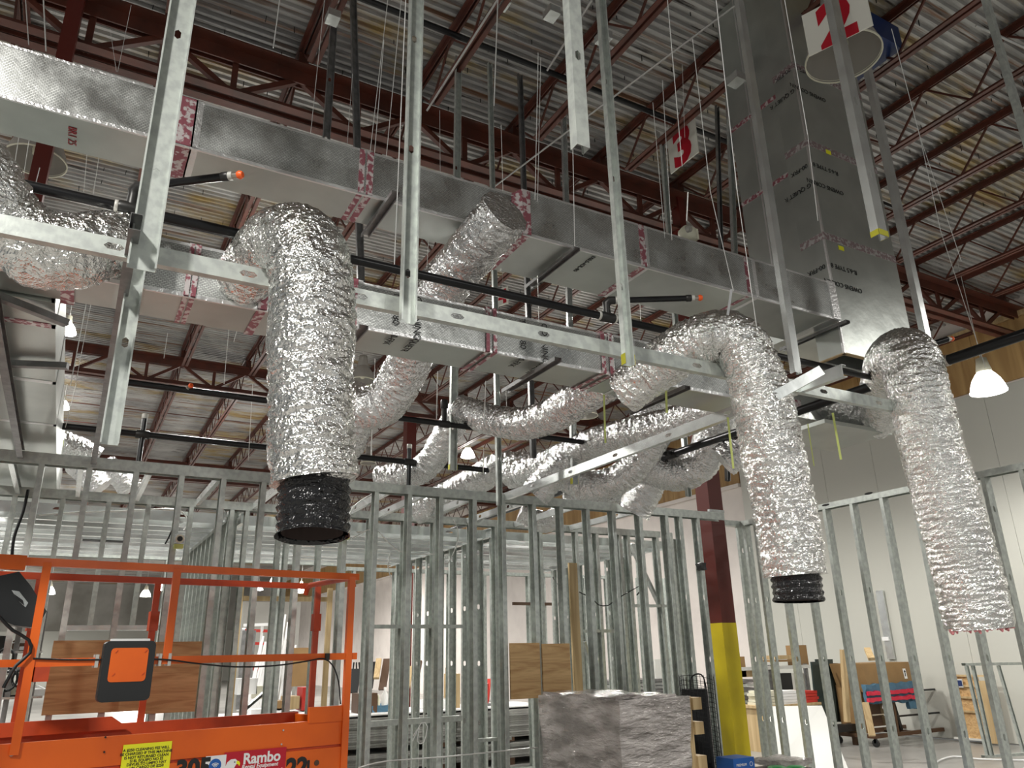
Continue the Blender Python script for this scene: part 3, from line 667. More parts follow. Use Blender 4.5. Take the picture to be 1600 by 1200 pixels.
hstud(1462, 575, 2.85, 'polished galvanised stud hanging behind the farthest right flexible duct', w=.058, fl=.045, fd=(0, 1, 0), mt='galvb', holes=[])
hstud(1612, 230, 2.1, 'galvanised stud crossing the top right corner', w=.062, fl=.036, fd=(0, 1, 0), holes=[])
D = 'galvd'  # darker steel, on the background studs it paints in their shade
def tlean(px, py, Y, ztop, tx, ty):
    """lean that carries the stud's top through a second pixel of the photograph"""
    b = at(px, py, Y=Y); q = at(tx, ty, Y=Y); k = (ztop-b.z)/(q.z-b.z); return ((q.x-b.x)*k, 0)
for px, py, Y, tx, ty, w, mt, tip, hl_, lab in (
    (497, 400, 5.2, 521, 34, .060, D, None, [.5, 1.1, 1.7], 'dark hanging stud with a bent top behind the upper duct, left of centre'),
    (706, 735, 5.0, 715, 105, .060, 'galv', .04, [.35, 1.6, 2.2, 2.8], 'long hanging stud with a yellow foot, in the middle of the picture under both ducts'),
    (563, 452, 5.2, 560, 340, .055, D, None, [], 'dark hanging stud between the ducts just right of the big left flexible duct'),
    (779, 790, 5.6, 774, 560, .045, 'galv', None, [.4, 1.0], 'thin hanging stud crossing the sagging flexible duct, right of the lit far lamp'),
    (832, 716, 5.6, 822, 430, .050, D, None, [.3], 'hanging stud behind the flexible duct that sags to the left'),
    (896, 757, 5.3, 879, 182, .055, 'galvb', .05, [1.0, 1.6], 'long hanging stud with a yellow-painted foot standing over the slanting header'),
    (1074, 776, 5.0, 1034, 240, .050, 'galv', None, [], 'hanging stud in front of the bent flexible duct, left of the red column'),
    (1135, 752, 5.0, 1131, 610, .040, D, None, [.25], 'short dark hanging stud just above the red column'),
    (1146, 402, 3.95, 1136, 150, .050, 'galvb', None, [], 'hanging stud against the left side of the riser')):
    zt = 7.34
    if ty < 260: Y = at(tx, ty-(18 if ty > 200 else 0), Z=6.90).y if ty < 200 or True else Y; zt = 6.90
    hstud(px, py, Y, lab, ztop=zt, w=w, fl=.034, mt=mt, tip=tip, holes=hl_, lean=tlean(px, py, Y, zt, tx, ty), bent=ty < 260)
# front track of the bulkhead and its cross headers
def track(label, p, q, web, fl, wd, fd, mt='galv', holes=None, name='steel_track', hl=.033, hw=.012):
    t = thing(name, label, 'track', p); channel_obj('track_channel', p, q, web, fl, wd, fd, mt, t, holes=holes, hl=hl, hw=hw); return t
TY = 2.70
def hx(x0, *px): return [round(at(p, y, Y=TY).x-x0, 2) for p, y in px]
x0, x1, x2 = -1.2, at(432, 420, Y=TY).x, 4.27
track('long galvanised track with slotted holes, left half, running behind the big left flexible duct', (x0, TY, 2.957), (x1, TY, 2.957), .068, .032, (0, 0, 1), (0, 1, 0), holes=hx(x0, (180, 378), (388, 425)))
track('long galvanised track with slotted holes, right half, ending behind the farthest right flexible duct', (x1-.02, TY-.004, 2.957), (x2, TY-.004, 2.957), .068, .032, (0, 0, 1), (0, 1, 0), holes=hx(x1-.02, (562, 455), (714, 488), (848, 520), (1088, 568), (1285, 608), (1372, 625)))
track('galvanised header with slotted holes slanting from the stud wall up to the right', (3.36, 6.16, 2.962), (3.36, 2.42, 2.962), .068, .034, (0, 0, 1), (1, 0, 0), 'galvb', holes=[.55, 1.15, 1.75, 2.35, 2.9, 3.3], name='steel_header')
track('short loose track end sticking up beside the right arching flexible duct', at(1212, 618, D=3.7), at(1284, 578, D=3.75), .05, .03, (0, 0, 1), (1, 0, 0), 'galvb', holes=[])
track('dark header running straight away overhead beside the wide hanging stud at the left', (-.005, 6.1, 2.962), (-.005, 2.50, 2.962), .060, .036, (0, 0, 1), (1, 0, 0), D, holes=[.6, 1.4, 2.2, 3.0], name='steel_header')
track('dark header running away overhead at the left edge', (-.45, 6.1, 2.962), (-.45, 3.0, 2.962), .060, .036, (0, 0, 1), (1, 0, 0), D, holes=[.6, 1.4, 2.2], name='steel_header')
# ================================================================== STUD WALL FRAMES
def wallA(label, Y, x0, x1, xs, zt, dep=.09, fl=.038, leg=.06, mt='galv', face=-1, holes=None, zb=0.0, leaveout=None):
    """stud wall along x, front face at Y"""
    t = thing('stud_wall', label, 'stud wall', ((x0+x1)/2, Y, zb)); yc = Y+dep/2
    channel_obj('top_track', (x0, yc, zt), (x1, yc, zt), dep+.004, leg, (0, 1, 0), (0, 0, -1), mt, t, holes=[])
    if zb == 0: channel_obj('bottom_track', (x0, yc, .002), (x1, yc, .002), dep+.004, .03, (0, 1, 0), (0, 0, 1), mt, t, holes=[])
    for x in xs:
        z0 = zb+.004; f = face if x < 2.5 else face
        if leaveout:
            for a, b, z in leaveout:
                if a < x < b: z0 = z
        channel_obj('stud', (x, yc, z0), (x, yc, zt-.004), dep, fl, (0, 1, 0), (f, 0, 0), mt, t, holes=holes)
    return t
def wallB(label, X, y0, y1, ys, zt, dep=.09, fl=.038, leg=.06, mt='galv', face=-1, holes=None, zb=0):
    t = thing('stud_wall', label, 'stud wall', (X, (y0+y1)/2, 0)); xc = X+dep/2
    channel_obj('top_track', (xc, y0, zt), (xc, y1, zt), dep+.004, leg, (1, 0, 0), (0, 0, -1), mt, t, holes=[])
    channel_obj('bottom_track', (xc, y0, .002), (xc, y1, .002), dep+.004, .03, (1, 0, 0), (0, 0, 1), mt, t, holes=[])
    for y in ys: channel_obj('stud', (xc, y, .004), (xc, y, zt-.004), dep, fl, (1, 0, 0), (0, face, 0), mt, t, holes=holes)
    return t
W1 = 6.12; WZ = 2.99
def xs_at(Y, lst): return [at(px, py, Y=Y).x for px, py in lst]
n1 = xs_at(W1, [(-12, 770), (62, 770), (138, 775), (212, 780), (284, 785), (350, 790), (414, 790), (475, 790)])
w1 = wallA('nearest stud wall, left part behind the orange lift', W1, -1.7, at(536, 750, Y=W1).x, n1, WZ, leg=.078)
n2 = xs_at(W1, [(545, 790), (592, 790), (644, 790), (693, 790), (745, 790), (790, 800), (838, 800), (880, 800), (922, 810), (962, 810), (1004, 815), (1045, 820), (1067, 820), (1095, 830)])
w2 = wallA('nearest stud wall, right part ending at the dark red column', W1, at(536, 750, Y=W1).x+.01, COLX-.09, n2, WZ, leg=.078)
bx(w2, 'plate_end_clip', (COLX-.30, W1-.004, WZ), (COLX-.09, W1+.03, WZ+.03), 'galvb')
# horizontal blocking seen through the nearest wall's right half
Y2 = 7.45
n3 = xs_at(Y2, [(25, 790), (100, 795), (172, 800), (235, 800), (302, 805), (366, 805), (390, 805), (442, 810), (455, 810), (505, 810)])
w3 = wallA('second stud wall behind the nearest one, left part', Y2, -1.7, at(520, 800, Y=Y2).x, n3, WZ, leg=.075, leaveout=[(at(120, 800, Y=Y2).x, at(262, 800, Y=Y2).x, at(150, 976, Y=Y2).z)])
a = at(105, 977, Y=Y2); b = at(272, 980, Y=Y2); m = MB(); m.box((a.x, Y2, a.z-.04), (b.x, Y2+.09, a.z+.0)); m.build('opening_header', 'galvb', w3)
n4 = xs_at(Y2, [(540, 820), (582, 820), (636, 825), (682, 830), (740, 830), (778, 830), (784, 830), (848, 850), (904, 850), (936, 850), (972, 850), (985, 850), (1030, 850), (1052, 850)])
w4 = wallA('second stud wall behind the nearest one, right part with openings', Y2, at(520, 800, Y=Y2).x+.01, 6.3, n4, WZ, leg=.075)
def block(t, px0, px1, py, Y, h=.035, mt='galv'):
    a, b = at(px0, py, Y=Y), at(px1, py, Y=Y); m = MB(); m.box((a.x, Y+.005, a.z-h/2), (b.x, Y+.085, a.z+h/2)); m.build('blocking', mt, t)
block(w4, 582, 726, 979, Y2); block(w4, 575, 722, 1132, Y2, .05); block(w4, 913, 970, 986, Y2); block(w4, 993, 1062, 946, Y2, .03); block(w4, 744, 800, 1158, Y2, .03)
for a, b in (((912, 1003), (936, 1080)), ((985, 850), (1030, 945))):
    m = MB(); m.beam(at(*a, Y=Y2+.12), at(*b, Y=Y2+.12), .06, .03); m.build('diagonal_brace', 'galvb', w4)
# corridor cross members joining the two walls
t = thing('corridor_ceiling_frame', 'row of short cross members bridging the two nearest stud walls', 'ceiling frame', (2, 6.8, 2.9))
for px, py in ((14, 722), (122, 735), (228, 742), (335, 752), (440, 755), (600, 770), (655, 775), (735, 778), (800, 790), (868, 800), (948, 810)):
    X = at(px, py, Z=2.95).x
    channel_obj('cross_member', (X, W1+.095, 2.955), (X, Y2-.005, 2.955), .060, .034, (0, 0, 1), (1, 0, 0), 'galvb', t, holes=[.3, .9])
# room ceiling framed with deep joists
for nm, x0, x1, hx_ in (('left', -1.7, 1.18, [.5, 1.5, 2.5]), ('middle', 1.31, 3.98, [.5, 1.3, 2.2]), ('right', 4.11, 6.58, [.5, 1.9])):
    t = thing('room_ceiling_frame', 'low ceiling of bright overlapping steel joists over the %s room behind the stud walls' % nm, 'ceiling frame', ((x0+x1)/2, 9, 2.8))
    for k in range(10):
        y = Y2+.22+k*.31
        tl = (-.14, .02, .10, -.05, .15, .0, -.10, .06, .12, -.04)[k]
        channel_obj('ceiling_joist', (x0+.01, y, 2.86), (x1-.01, y, 2.86), .092, .04, (0, math.sin(tl), math.cos(tl)), (0, 1, 0), 'galvb', t, holes=hx_, hl=.045, hw=.017)
    for x in (x0, x1):
        channel_obj('rim_track', (x, Y2+.10, 2.86), (x, Y2+3.2, 2.86), .10, .04, (0, 0, 1), (1 if x == x0 else -1, 0, 0), 'galvb', t, holes=[])
    if nm == 'left':
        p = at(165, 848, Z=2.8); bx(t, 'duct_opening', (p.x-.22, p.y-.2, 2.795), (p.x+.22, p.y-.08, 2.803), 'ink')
Y3 = 10.75
n5 = [(-1.3+.61*k) for k in range(2)]+xs_at(Y3, [(262, 900), (318, 900), (345, 900), (400, 900), (440, 900), (500, 900)])
w5 = wallA('third stud wall far back on the left', Y3, -2.0, 3.3, n5, 2.86, leg=.05)
n6 = xs_at(Y3, [(556, 900), (620, 900), (628, 900), (654, 900), (680, 900), (705, 900), (760, 900), (828, 900), (852, 900), (915, 900), (950, 900), (1000, 900), (1040, 900)])
w6 = wallA('third stud wall far back on the right', Y3, 3.35, 8.2, n6, 2.80, leg=.05)
# partitions running away
xa = at(362, 792, Z=2.86).x; xb = at(772, 820, Z=2.86).x
wallB('partition of densely seen studs running away behind the lift end', 1.20, Y2+.12, 10.6, [Y2+.2+.31*k for k in range(10)], 2.93)
wallB('partition of studs running away behind the middle of the nearest stud wall', 4.0, Y2+.12, 10.6, [Y2+.2+.36*k for k in range(9)], 2.93)
wallB('partition of studs running away near the red column', 6.6, Y2+.12, 10.6, [Y2+.2+.36*k for k in range(9)], 2.93)
# wall at the right, running toward the camera
WX = 6.66
ys = [at(px, py, X=WX).y for px, py in ((1152, 822), (1163, 820), (1180, 818), (1212, 812), (1250, 802), (1289, 795), (1331, 785), (1378, 775), (1427, 765), (1480, 755), (1537, 743), (1597, 730), (1665, 715))]
w7 = wallB('stud wall at the right in front of the white wall, with one slot per stud', WX, ys[-1]-.1, 6.50, ys, 2.99, leg=.055, fl=.036, face=1, holes=[.28, .88, 1.48, 2.1, 2.66])
m = MB(); m.box((6.12, 6.46, 2.93), (6.70, 6.55, 2.99)); m.build('corner_track', 'galv', w7)
for px, py in ((1290, 795), (1357, 777), (1430, 760)):
    p = at(px, py-6, X=WX-.003); m = MB(); m.prism([(WX-.002, p.y+c*.05, p.z+s*.012) for c, s in [(math.cos(k*PI/4), math.sin(k*PI/4)) for k in range(8)]], (-.001, 0, 0)); m.build('knockout', 'ink', w7)
# plywood backing boards and timber posts fixed in the walls
def board(label, px0, px1, py0, py1, Y, mt='ply', name='plywood_board', th=.018, cat='board'):
    a = at(px0, py0, Y=Y); b = at(px1, py0, Y=Y); c = at(px0, py1, Y=Y); m = MB(); m.box((a.x, Y, c.z), (b.x, Y+th, a.z)); return tag(m.build(name, mt), label, cat)
board('brown plywood board on the left stud wall, behind the black document box', 84, 236, 1001, 1117, W1-.024)
board('brown plywood board on the left stud wall, right of the black document box', 240, 316, 1003, 1115, W1-.024)
board('left one of the two brown plywood boards above the wrapped pallet', 797, 843, 1005, 1093, W1-.024)
board('right one of the two brown plywood boards above the wrapped pallet', 847, 890, 1006, 1094, W1-.024)
bx(w4, 'timber_post', (at(892, 1000, Y=Y2).x, Y2-.03, 0), (at(905, 1000, Y=Y2).x, Y2-.003, at(895, 880, Y=Y2).z), 'lumber')
a = at(800, 943, Y=Y3); b = at(900, 945, Y=Y3); bx(w6, 'timber_rail', (a.x, Y3-.03, a.z-.025), (b.x, Y3, a.z+.02), 'brown')
a = at(380, 935, Y=Y3); b = at(515, 938, Y=Y3); bx(w5, 'timber_rail', (a.x, Y3-.03, a.z-.03), (b.x, Y3, a.z+.03), 'lumber')
for px in (378, 516): a = at(px, 880, Y=Y3); bx(w5, 'timber_post', (a.x-.02, Y3-.04, 0), (a.x+.05, Y3-.002, 2.5), 'lumber')
# ================================================================== LAMPS
def lamp(label, p, R, lit=False, power=0, cord=None, house='galvb'):
    p = V(p); t = thing('high_bay_lamp', label, 'lamp', p)
    prof = [(R, 0), (R*1.0, R*.05), (R*.93, R*.35), (R*.78, R*.75), (R*.55, R*1.1), (R*.42, R*1.25)]
    m = MB(); m.lathe(p, prof, 36); m.build('dome', 'lit' if lit else 'dome', t)
    m = MB(); m.lathe(p, [(R*.985, .0), (R*1.02, -.006), (R*1.02, .012), (R*.985, .016)], 36); m.build('rim', 'lit' if lit else 'cream', t)
    m = MB(); m.lathe(p+V((0, 0, R*1.25)), [(R*.43, 0), (R*.44, R*.1), (R*.36, R*.5), (R*.30, R*.9), (.0, R*.92)], 24); m.build('ballast_housing', 'dome' if not lit else 'cream', t)
    m = MB(); m.tube([p+V((0, 0, R*2.1)), p+V((0, 0, R*2.5))], .012, 8); m.tube([p+V((0, 0, R*2.5)), V((p.x, p.y, DZ-.04))], .005, 6); m.build('hanger', 'wire', t)
    m = MB(); m.lathe(p+V((0, 0, R*.5)), [(.0, -R*.3), (R*.16, -R*.22), (R*.2, 0), (R*.12, R*.3), (.07*R, R*.6)], 14); m.build('bulb', 'lit' if lit else 'cream', t)
    if power: bay_light(p-V((0, 0, .10)), power, power*.12, R*.9)
    return t
lamp('unlit grey dome lamp at the upper left, seen from below between the two ducts', at(56, 252, D=6.6), .235)
lamp('bright white lit dome lamp at the right against the white wall', at(1545, 612, D=11.2), .24, True, 260)
lamp('unlit dome lamp in the gap just right of the big left flexible duct', at(566, 596, D=12), .20)
lamp('unlit dome lamp behind the sagging flexible duct in the centre', at(915, 650, D=15), .24)
lamp('lit lamp glowing white in the centre distance, right of the middle hanging stud', at(731, 714, D=21), .19, True, 500)
lamp('small cream lamp hanging low behind the big left flexible duct', at(575, 724, D=17), .17)
lamp('lit lamp shining at the left just beside the trunk duct', at(97, 638, D=17), .14, True, 260)
lamp('lit lamp half hidden by the upper edge of the left trunk duct', at(104, 520, D=9), .10, True, 0)
lamp('unlit dome lamp hanging behind the white number 2 sign', at(1318, 90, D=5.35), .25)
for k, (px, py, d) in enumerate(((76, 928, 30), (227, 932, 34), (250, 922, 38), (268, 900, 30), (285, 912, 36), (430, 910, 32), (470, 926, 34), (404, 922, 40))):
    w_ = ('leftmost, by the black control box', 'behind the second back rail post', 'right of the back post', 'by the second lift post', 'right of the second front post', 'in the middle of the lift rails', 'over the white strips', 'above the timber rail')[k]
    lamp('tiny lit lamp far away under the roof, '+w_, at(px, py, D=d), .22, True, 130 if k in (1, 5) else 0)
p = at(1074, 367, Y=3.4)
t = thing('cream_fixture', 'cream round fixture hanging on a cord over the upper duct', 'fixture', p)
m = MB(); m.lathe(p-V((0, 0, .05)), [(0, -.01), (.045, 0), (.062, .03), (.062, .075), (.03, .11), (0, .12)], 18); m.build('body', 'cream', t)
m = MB(); m.tube([p+V((-.03, -.065, .01)), p+V((-.03, -.045, .01))], [.02, .032], 12); m.build('clear_lens', 'dome', t)
m = MB(); m.box((p.x+.03, p.y-.03, p.z-.03), (p.x+.075, p.y+.03, p.z+.05)); m.build('side_box', 'cream', t)
# ================================================================== NUMBER SIGNS
def sign(label, c, xd, yd, w, h, ch, size):
    t = thing('number_sign', label, 'sign', c); xd, yd = V(xd).normalized(), V(yd).normalized(); n = xd.cross(yd)
    m = MB(); a = c-xd*w/2-yd*h/2; m.prism([a, a+xd*w, a+xd*w+yd*h, a+yd*h], -n*.012); m.build('sign_board', 'signw', t)
    o = text_mesh('red_number', ch, size, 'signr', t, c-yd*size*.345+n*.002, xd, yd, .001, 'CENTER', bold=.05*size)
    return t
X3 = 5.2; a = at(1042, 216, X=X3); b = at(1044, 275, X=X3); c_ = at(1091, 235, X=X3)
cc = V((X3, (a.y+c_.y)/2, (a.z+b.z)/2)); w3 = abs(a.y-c_.y); h3 = a.z-b.z
t3 = sign('white sign with a red number 3 hanging high at the centre right', cc, (0, -1, 0), (0, 0, 1), w3, h3, '3', h3*1.28)
for k in (-1, 1): m = MB(); m.tube([cc+V((0, k*w3*.4, h3/2)), V((X3, cc.y+k*w3*.4, 7.3))], .004, 5); m.build('hanging_wire', 'wire', t3)
a = at(1264, 87, D=4.7); q = at(1360, 40, Z=a.z); tp = at(1247, 22, Y=a.y); xd = q-a; w2_ = xd.length*1.04; h2_ = tp.z-a.z; xd.normalize()
t3 = sign('white sign with a red number 2 at the top edge, in front of the riser', a+xd*w2_/2+V((0, 0, h2_/2)), xd, (0, 0, 1), w2_, h2_, '2', h2_*1.32)
p = at(786, 462, Y=6.3)
p = at(786, 463, D=10.5); t3 = sign('small white sign with a red mark far behind, between the ducts', p, (0.5, -1, 0), (0, 0, 1), .17, .26, '4', .27)
m = MB(); m.tube([p+V((0, 0, .13)), V((p.x, p.y, 7.3))], .003, 5); m.build('hanging_wire', 'wire', t3)
# ================================================================== SCISSOR LIFT
LA = math.radians(9.6); P0 = V((1.64, 5.06, 0)); EX = V((-math.cos(LA), -math.sin(LA), 0)); EY = V((-math.sin(LA), math.cos(LA), 0))
def L(u, v, z): return P0+EX*u+EY*v+V((0, 0, z))
def onL(px, py, v=0):
    """point of the lift's front plane (pushed back by v) seen at a pixel"""
    d = fw + r2*((px-800)/F) - u2*((py-600)/F); return O+d*((P0+EY*v-O).dot(EY)/d.dot(EY))
def ul(px, py, v=0): return (onL(px, py, v)-P0).dot(EX)
lift = thing('scissor_lift', 'orange scissor lift platform with guard rails at the lower left', 'scissor lift', L(1.2, .39, 0))
def lb(name, u0, u1, v0, v1, z0, z1, mt, par=None):
    m = MB(); m.prism([L(u0, v0, z0), L(u1, v0, z0), L(u1, v1, z0), L(u0, v1, z0)], (0, 0, z1-z0)); return m.build(name, mt, par or lift)
UL = 2.75; ZT = 2.10; ZM = 1.605; RW = .040; zp = onL(300, 1141).z
lb('side_panel', 0.02, UL, -.004, .03, zp-.14, zp, 'orange'); lb('side_panel', 0.0, UL, .004, .03, zp-.155, zp-.138, 'orange2')
lp = lb('side_panel', 0.02, UL, -.012, .03, zp-.62, zp-.155, 'orange')
lb('toe_board', 0.0, UL, .75, .78, zp-.2, zp+.01, 'orange2'); lb('deck_plate', 0.02, UL, .03, .75, zp-.22, zp-.19, 'galvd')
lb('corner_plate', 0.02, ul(482, 1120), -.012, .012, zp-.01, onL(520, 1103).z, 'orange')
u_ = ul(240, 1130)
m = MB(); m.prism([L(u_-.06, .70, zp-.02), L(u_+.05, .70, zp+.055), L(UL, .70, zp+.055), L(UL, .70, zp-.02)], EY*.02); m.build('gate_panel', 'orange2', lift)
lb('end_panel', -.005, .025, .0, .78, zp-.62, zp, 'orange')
m = MB(); m.beam(L(-.02, 0, ZT), L(UL, 0, ZT), RW, RW); m.build('top_rail', 'orange', lift)
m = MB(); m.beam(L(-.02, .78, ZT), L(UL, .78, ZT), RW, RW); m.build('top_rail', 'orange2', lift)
m = MB(); m.tube([L(0, .02, ZT-.06), L(0, .04, ZT-.02), L(0, .09, ZT), L(0, .69, ZT), L(0, .74, ZT-.02), L(0, .76, ZT-.06)], .019, 12); m.build('end_rail', 'orange2', lift)
m = MB(); m.beam(L(-.03, 0, ZM), L(ul(52, 1025), 0, ZM), RW*.9, RW); m.build('mid_rail', 'orange', lift)
m = MB(); m.beam(L(ul(42, 1025), 0, ZM+.0), L(UL, 0, ZM), RW*.9, RW*.9); m.build('mid_rail', 'orange', lift)
for px, z0, z1, v, mt in ((549, zp-.3, ZT, 0, 'orange'), (275, ZM, ZT, 0, 'orange'), (70, zp-.05, ZT, 0, 'orange')):
    u = ul(px, 905, v); m = MB(); m.beam(L(u, v-.005, z0), L(u, v-.005, z1), RW, RW); m.build('rail_post', mt, lift)
for px, v in ((497, .78), (246, .78), (60, .78)):
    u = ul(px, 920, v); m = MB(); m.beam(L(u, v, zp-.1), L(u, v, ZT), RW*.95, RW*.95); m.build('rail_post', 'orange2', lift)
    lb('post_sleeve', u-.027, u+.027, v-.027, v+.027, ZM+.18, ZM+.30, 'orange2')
lb('post_sleeve', ul(70, 1020)-.03, ul(70, 1020)+.035, -.035, .03, ZM-.09, ZM-.02, 'orange2')
lb('rail_sleeve', ul(38, 888), UL, -.030, .030, ZT-.045, ZT+.028, 'orange')
for px in (150, 248, 263): u = ul(px, 1030); lb('rail_clamp', u-.008, u+.008, -.028, .028, ZM-.03, ZM+.035, 'sealant')
# document box strapped to the mid rail
u0, u1 = ul(234, 1040), ul(154, 1040); z0, z1 = onL(195, 1095).z, onL(200, 1002).z
m = MB(); sk = .03
def rr(u0, u1, z0, z1, v, c, off=0):
    out = []
    for cu, cz, a0 in ((u1-c, z1-c, 0), (u0+c, z1-c, 90), (u0+c, z0+c, 180), (u1-c, z0+c, 270)):
        for k in range(4): a = math.radians(a0+30*k); out.append(L(cu+c*math.cos(a)+off*(z1-(cz+c*math.sin(a))), v, cz+c*math.sin(a)))
    return out
m.prism(rr(u0, u1, z0, z1, -.075, .025), EY*.045); bxo = m.build('document_box', 'black', lift)
m = MB(); zm = (z0+z1)/2; zi = onL(190, 1065).z; m.prism(rr(u0+.035, u1-.035, zi, z1-.035, -.079, .018), EY*.004); m.build('orange_insert', 'orange', bxo)
for k, (du, zz) in enumerate(((.06, z1-.06), (.0, z1-.06), (.06, zi+.03), (.0, zi+.03))):
    uu = u0+.055 if du == 0 else u1-.055; m = MB(); m.beam(L(uu, -.081, zz), L(uu-.012, -.081, zz+.014), .004, .003); m.build('slot', 'orange2', bxo)
m = MB(); m.prism(rr(u0+.03, u1-.03, z1-.005, z1+.012, -.06, .005), EY*.02); m.build('hook_rim', 'whitep', bxo)
# black control box hanging at the left end of the lift
m = MB(); poly = [(-25, 905), (30, 893), (48, 915), (73, 955), (58, 981), (22, 977), (-25, 958)]
pts = [onL(x, y, -.02) for x, y in poly]; hole = [(18, 922), (30, 924), (44, 942), (40, 949), (28, 938)]
m.prism(pts, EY*.12); cb = m.build('control_box', 'black', lift)
m = MB(); m.prism([onL(x, y, -.025) for x, y in hole], EY*.006); m.build('handle_recess', 'galvb', cb)
m = MB(); m.prism([onL(x, y, -.026) for x, y in ((22, 928), (36, 938), (38, 946), (28, 938))], EY*.003); m.build('handle_shadow_lip', 'blackcloth', cb)
m = MB(); m.tube(spline([onL(x, y, -.05) for x, y in ((-5, 960), (20, 985), (45, 1000), (47, 1020), (25, 1040), (5, 1075))], .03), .008, 8); m.build('control_cable', 'blackmesh', cb)
# black cable tied along the mid rail
m = MB(); m.tube(spline([onL(x, y, -.03) for x, y in ((52, 1029), (120, 1031), (210, 1030), (262, 1031), (310, 1037), (370, 1042), (430, 1040), (480, 1033), (505, 1029), (520, 1040), (529, 1065), (532, 1100))], .03), .0045, 7)
m.build('cable', 'blackmesh', lift)
lb('cable_clip', ul(508, 1028)-.012, ul(508, 1028)+.012, -.04, .0, ZM-.02, ZM+.02, 'fit')
# panel decals: v just in front of the lower panel
def decal(name, px0, px1, py0, py1, mt, v=-.0135, z0=None):
    a, b = onL(px0, py0, v), onL(px1, py1, v); ua, ub = (a-P0).dot(EX), (b-P0).dot(EX)
    m = MB(); m.prism([L(ub, v, b.z if z0 is None else z0), L(ua, v, b.z if z0 is None else z0), L(ua, v, a.z), L(ub, v, a.z)], EY*.0012); return m.build(name, mt, lift)
def ltext(s, px, py, size, mt, v=-.0145, align='LEFT', bold=0, name='lettering', shear=0):
    a = onL(px, py, v); return text_mesh(name, s, size, mt, lift, a, -EX, (0, 0, 1), .0006, align, bold, shear)
sx = decal('yellow_notice', 193, 264, 1164, 1203, 'paper')
for k, s in enumerate(('A $250 CLEANING FEE WILL', 'BE CHARGED IF THIS MACHINE', 'IS NOT RETURNED CLEAN')): ltext(s, 229, 1172+k*5.8, .0185, 'ink', align='CENTER', bold=.0004)
for k, s in enumerate(('SI EL EQUIPO NO ES', 'DEVUELTO LIMPIO HAY', 'UN CARGO DE $250')): ltext(s, 229, 1189+k*5.4, .0185, 'ink', align='CENTER', bold=.0004)
ltext('305', 273, 1217, .125, 'ink', bold=.006, name='stencil_number'); ltext('22', 446, 1214, .135, 'ink', bold=.006, name='stencil_number'); ltext('I', 479, 1204, .075, 'ink', bold=.004, name='stencil_number')
a = onL(495, 1192, -.016); m = MB(); m.tube([a, a+EY*.006], .016, 14); m.build('plug', 'brown', lift)
decal('wifi_sticker', 322, 350, 1182, 1222, 'whitep', -.0150); a = onL(336, 1196, -.0158)
m = MB(); m.tube([a, a+EY*.0008], .034, 24); m.build('wifi_disc', 'blue', lift)
for r_ in (.012, .019, .026):
    m = MB(); pts = [a+V((0, 0, -.014))-EX*(r_*math.sin(t))+V((0, 0, r_*math.cos(t)))-EY*.001 for t in [math.radians(x) for x in range(-45, 46, 15)]]; m.tube(pts, .0022, 5); m.build('wifi_arc', 'whitep', lift)
m = MB(); m.tube([a+V((0, 0, -.016))-EY*.002, a+V((0, 0, -.016))], .0045, 8); m.build('wifi_dot', 'whitep', lift)
decal('company_decal', 351, 444, 1176, 1222, 'signr', -.0146)
ltext('Rambo', 379, 1194, .078, 'whitep', -.0155, bold=.0022); ltext('Rental Equipment', 377, 1202, .030, 'whitep', -.0155, bold=.0006, shear=.2); ltext('430-5000', 400, 1213, .042, 'whitep', -.0155, bold=.001)
# eagle head emblem on the decal
e0 = onL(364, 1196, -.0156)
def ep(pts, mt, name, dv=0): m = MB(); m.prism([e0-EX*x*.9+V((0, 0, z*.9))-EY*dv for x, z in pts], EY*.0008); m.build(name, mt, lift)
ep([(-.045, -.06), (-.05, -.01), (-.038, .02), (-.015, .036), (.012, .036), (.028, .022), (.020, .004), (.010, -.012), (.014, -.03), (.002, -.024), (.0, -.045), (-.012, -.032), (-.018, -.056), (-.03, -.04)], 'whitep', 'eagle_head')
ep([(.020, .024), (.036, .022), (.044, .008), (.040, -.008), (.033, .004), (.020, .006)], 'paper', 'eagle_beak', .0006)
ep([(.006, .022), (.014, .020), (.012, .014), (.005, .016)], 'ink', 'eagle_eye', .0008)
for px, py in ((23, 1155), (18, 1179), (165, 1152), (163, 1175), (443, 1141), (440, 1163)):
    a = onL(px, py, -.013); m = MB(); m.tube([a, a+EY*.004], .009 if px < 100 else .005, 10); m.build('bolt', 'sealant' if px < 100 or px > 400 else 'ink', lift)
# chassis, scissor arms and wheels below the frame
lb('chassis', .05, 2.5, .02, .76, .13, .30, 'orange2')
for v in (.12, .66):
    for k in range(2):
        m = MB(); z = .30+k*.12; m.beam(L(.15, v, z), L(2.35, v, z+.12), .03, .07); m.build('scissor_arm', 'orange', lift)
        m = MB(); m.beam(L(2.35, v+.035, z), L(.15, v+.035, z+.12), .03, .07); m.build('scissor_arm', 'orange', lift)
for u in (.35, 2.2):
    for v in (.06, .66): m = MB(); m.tube([L(u, v-.03, .16), L(u, v+.09, .16)], .16, 22); m.build('wheel', 'black', lift)
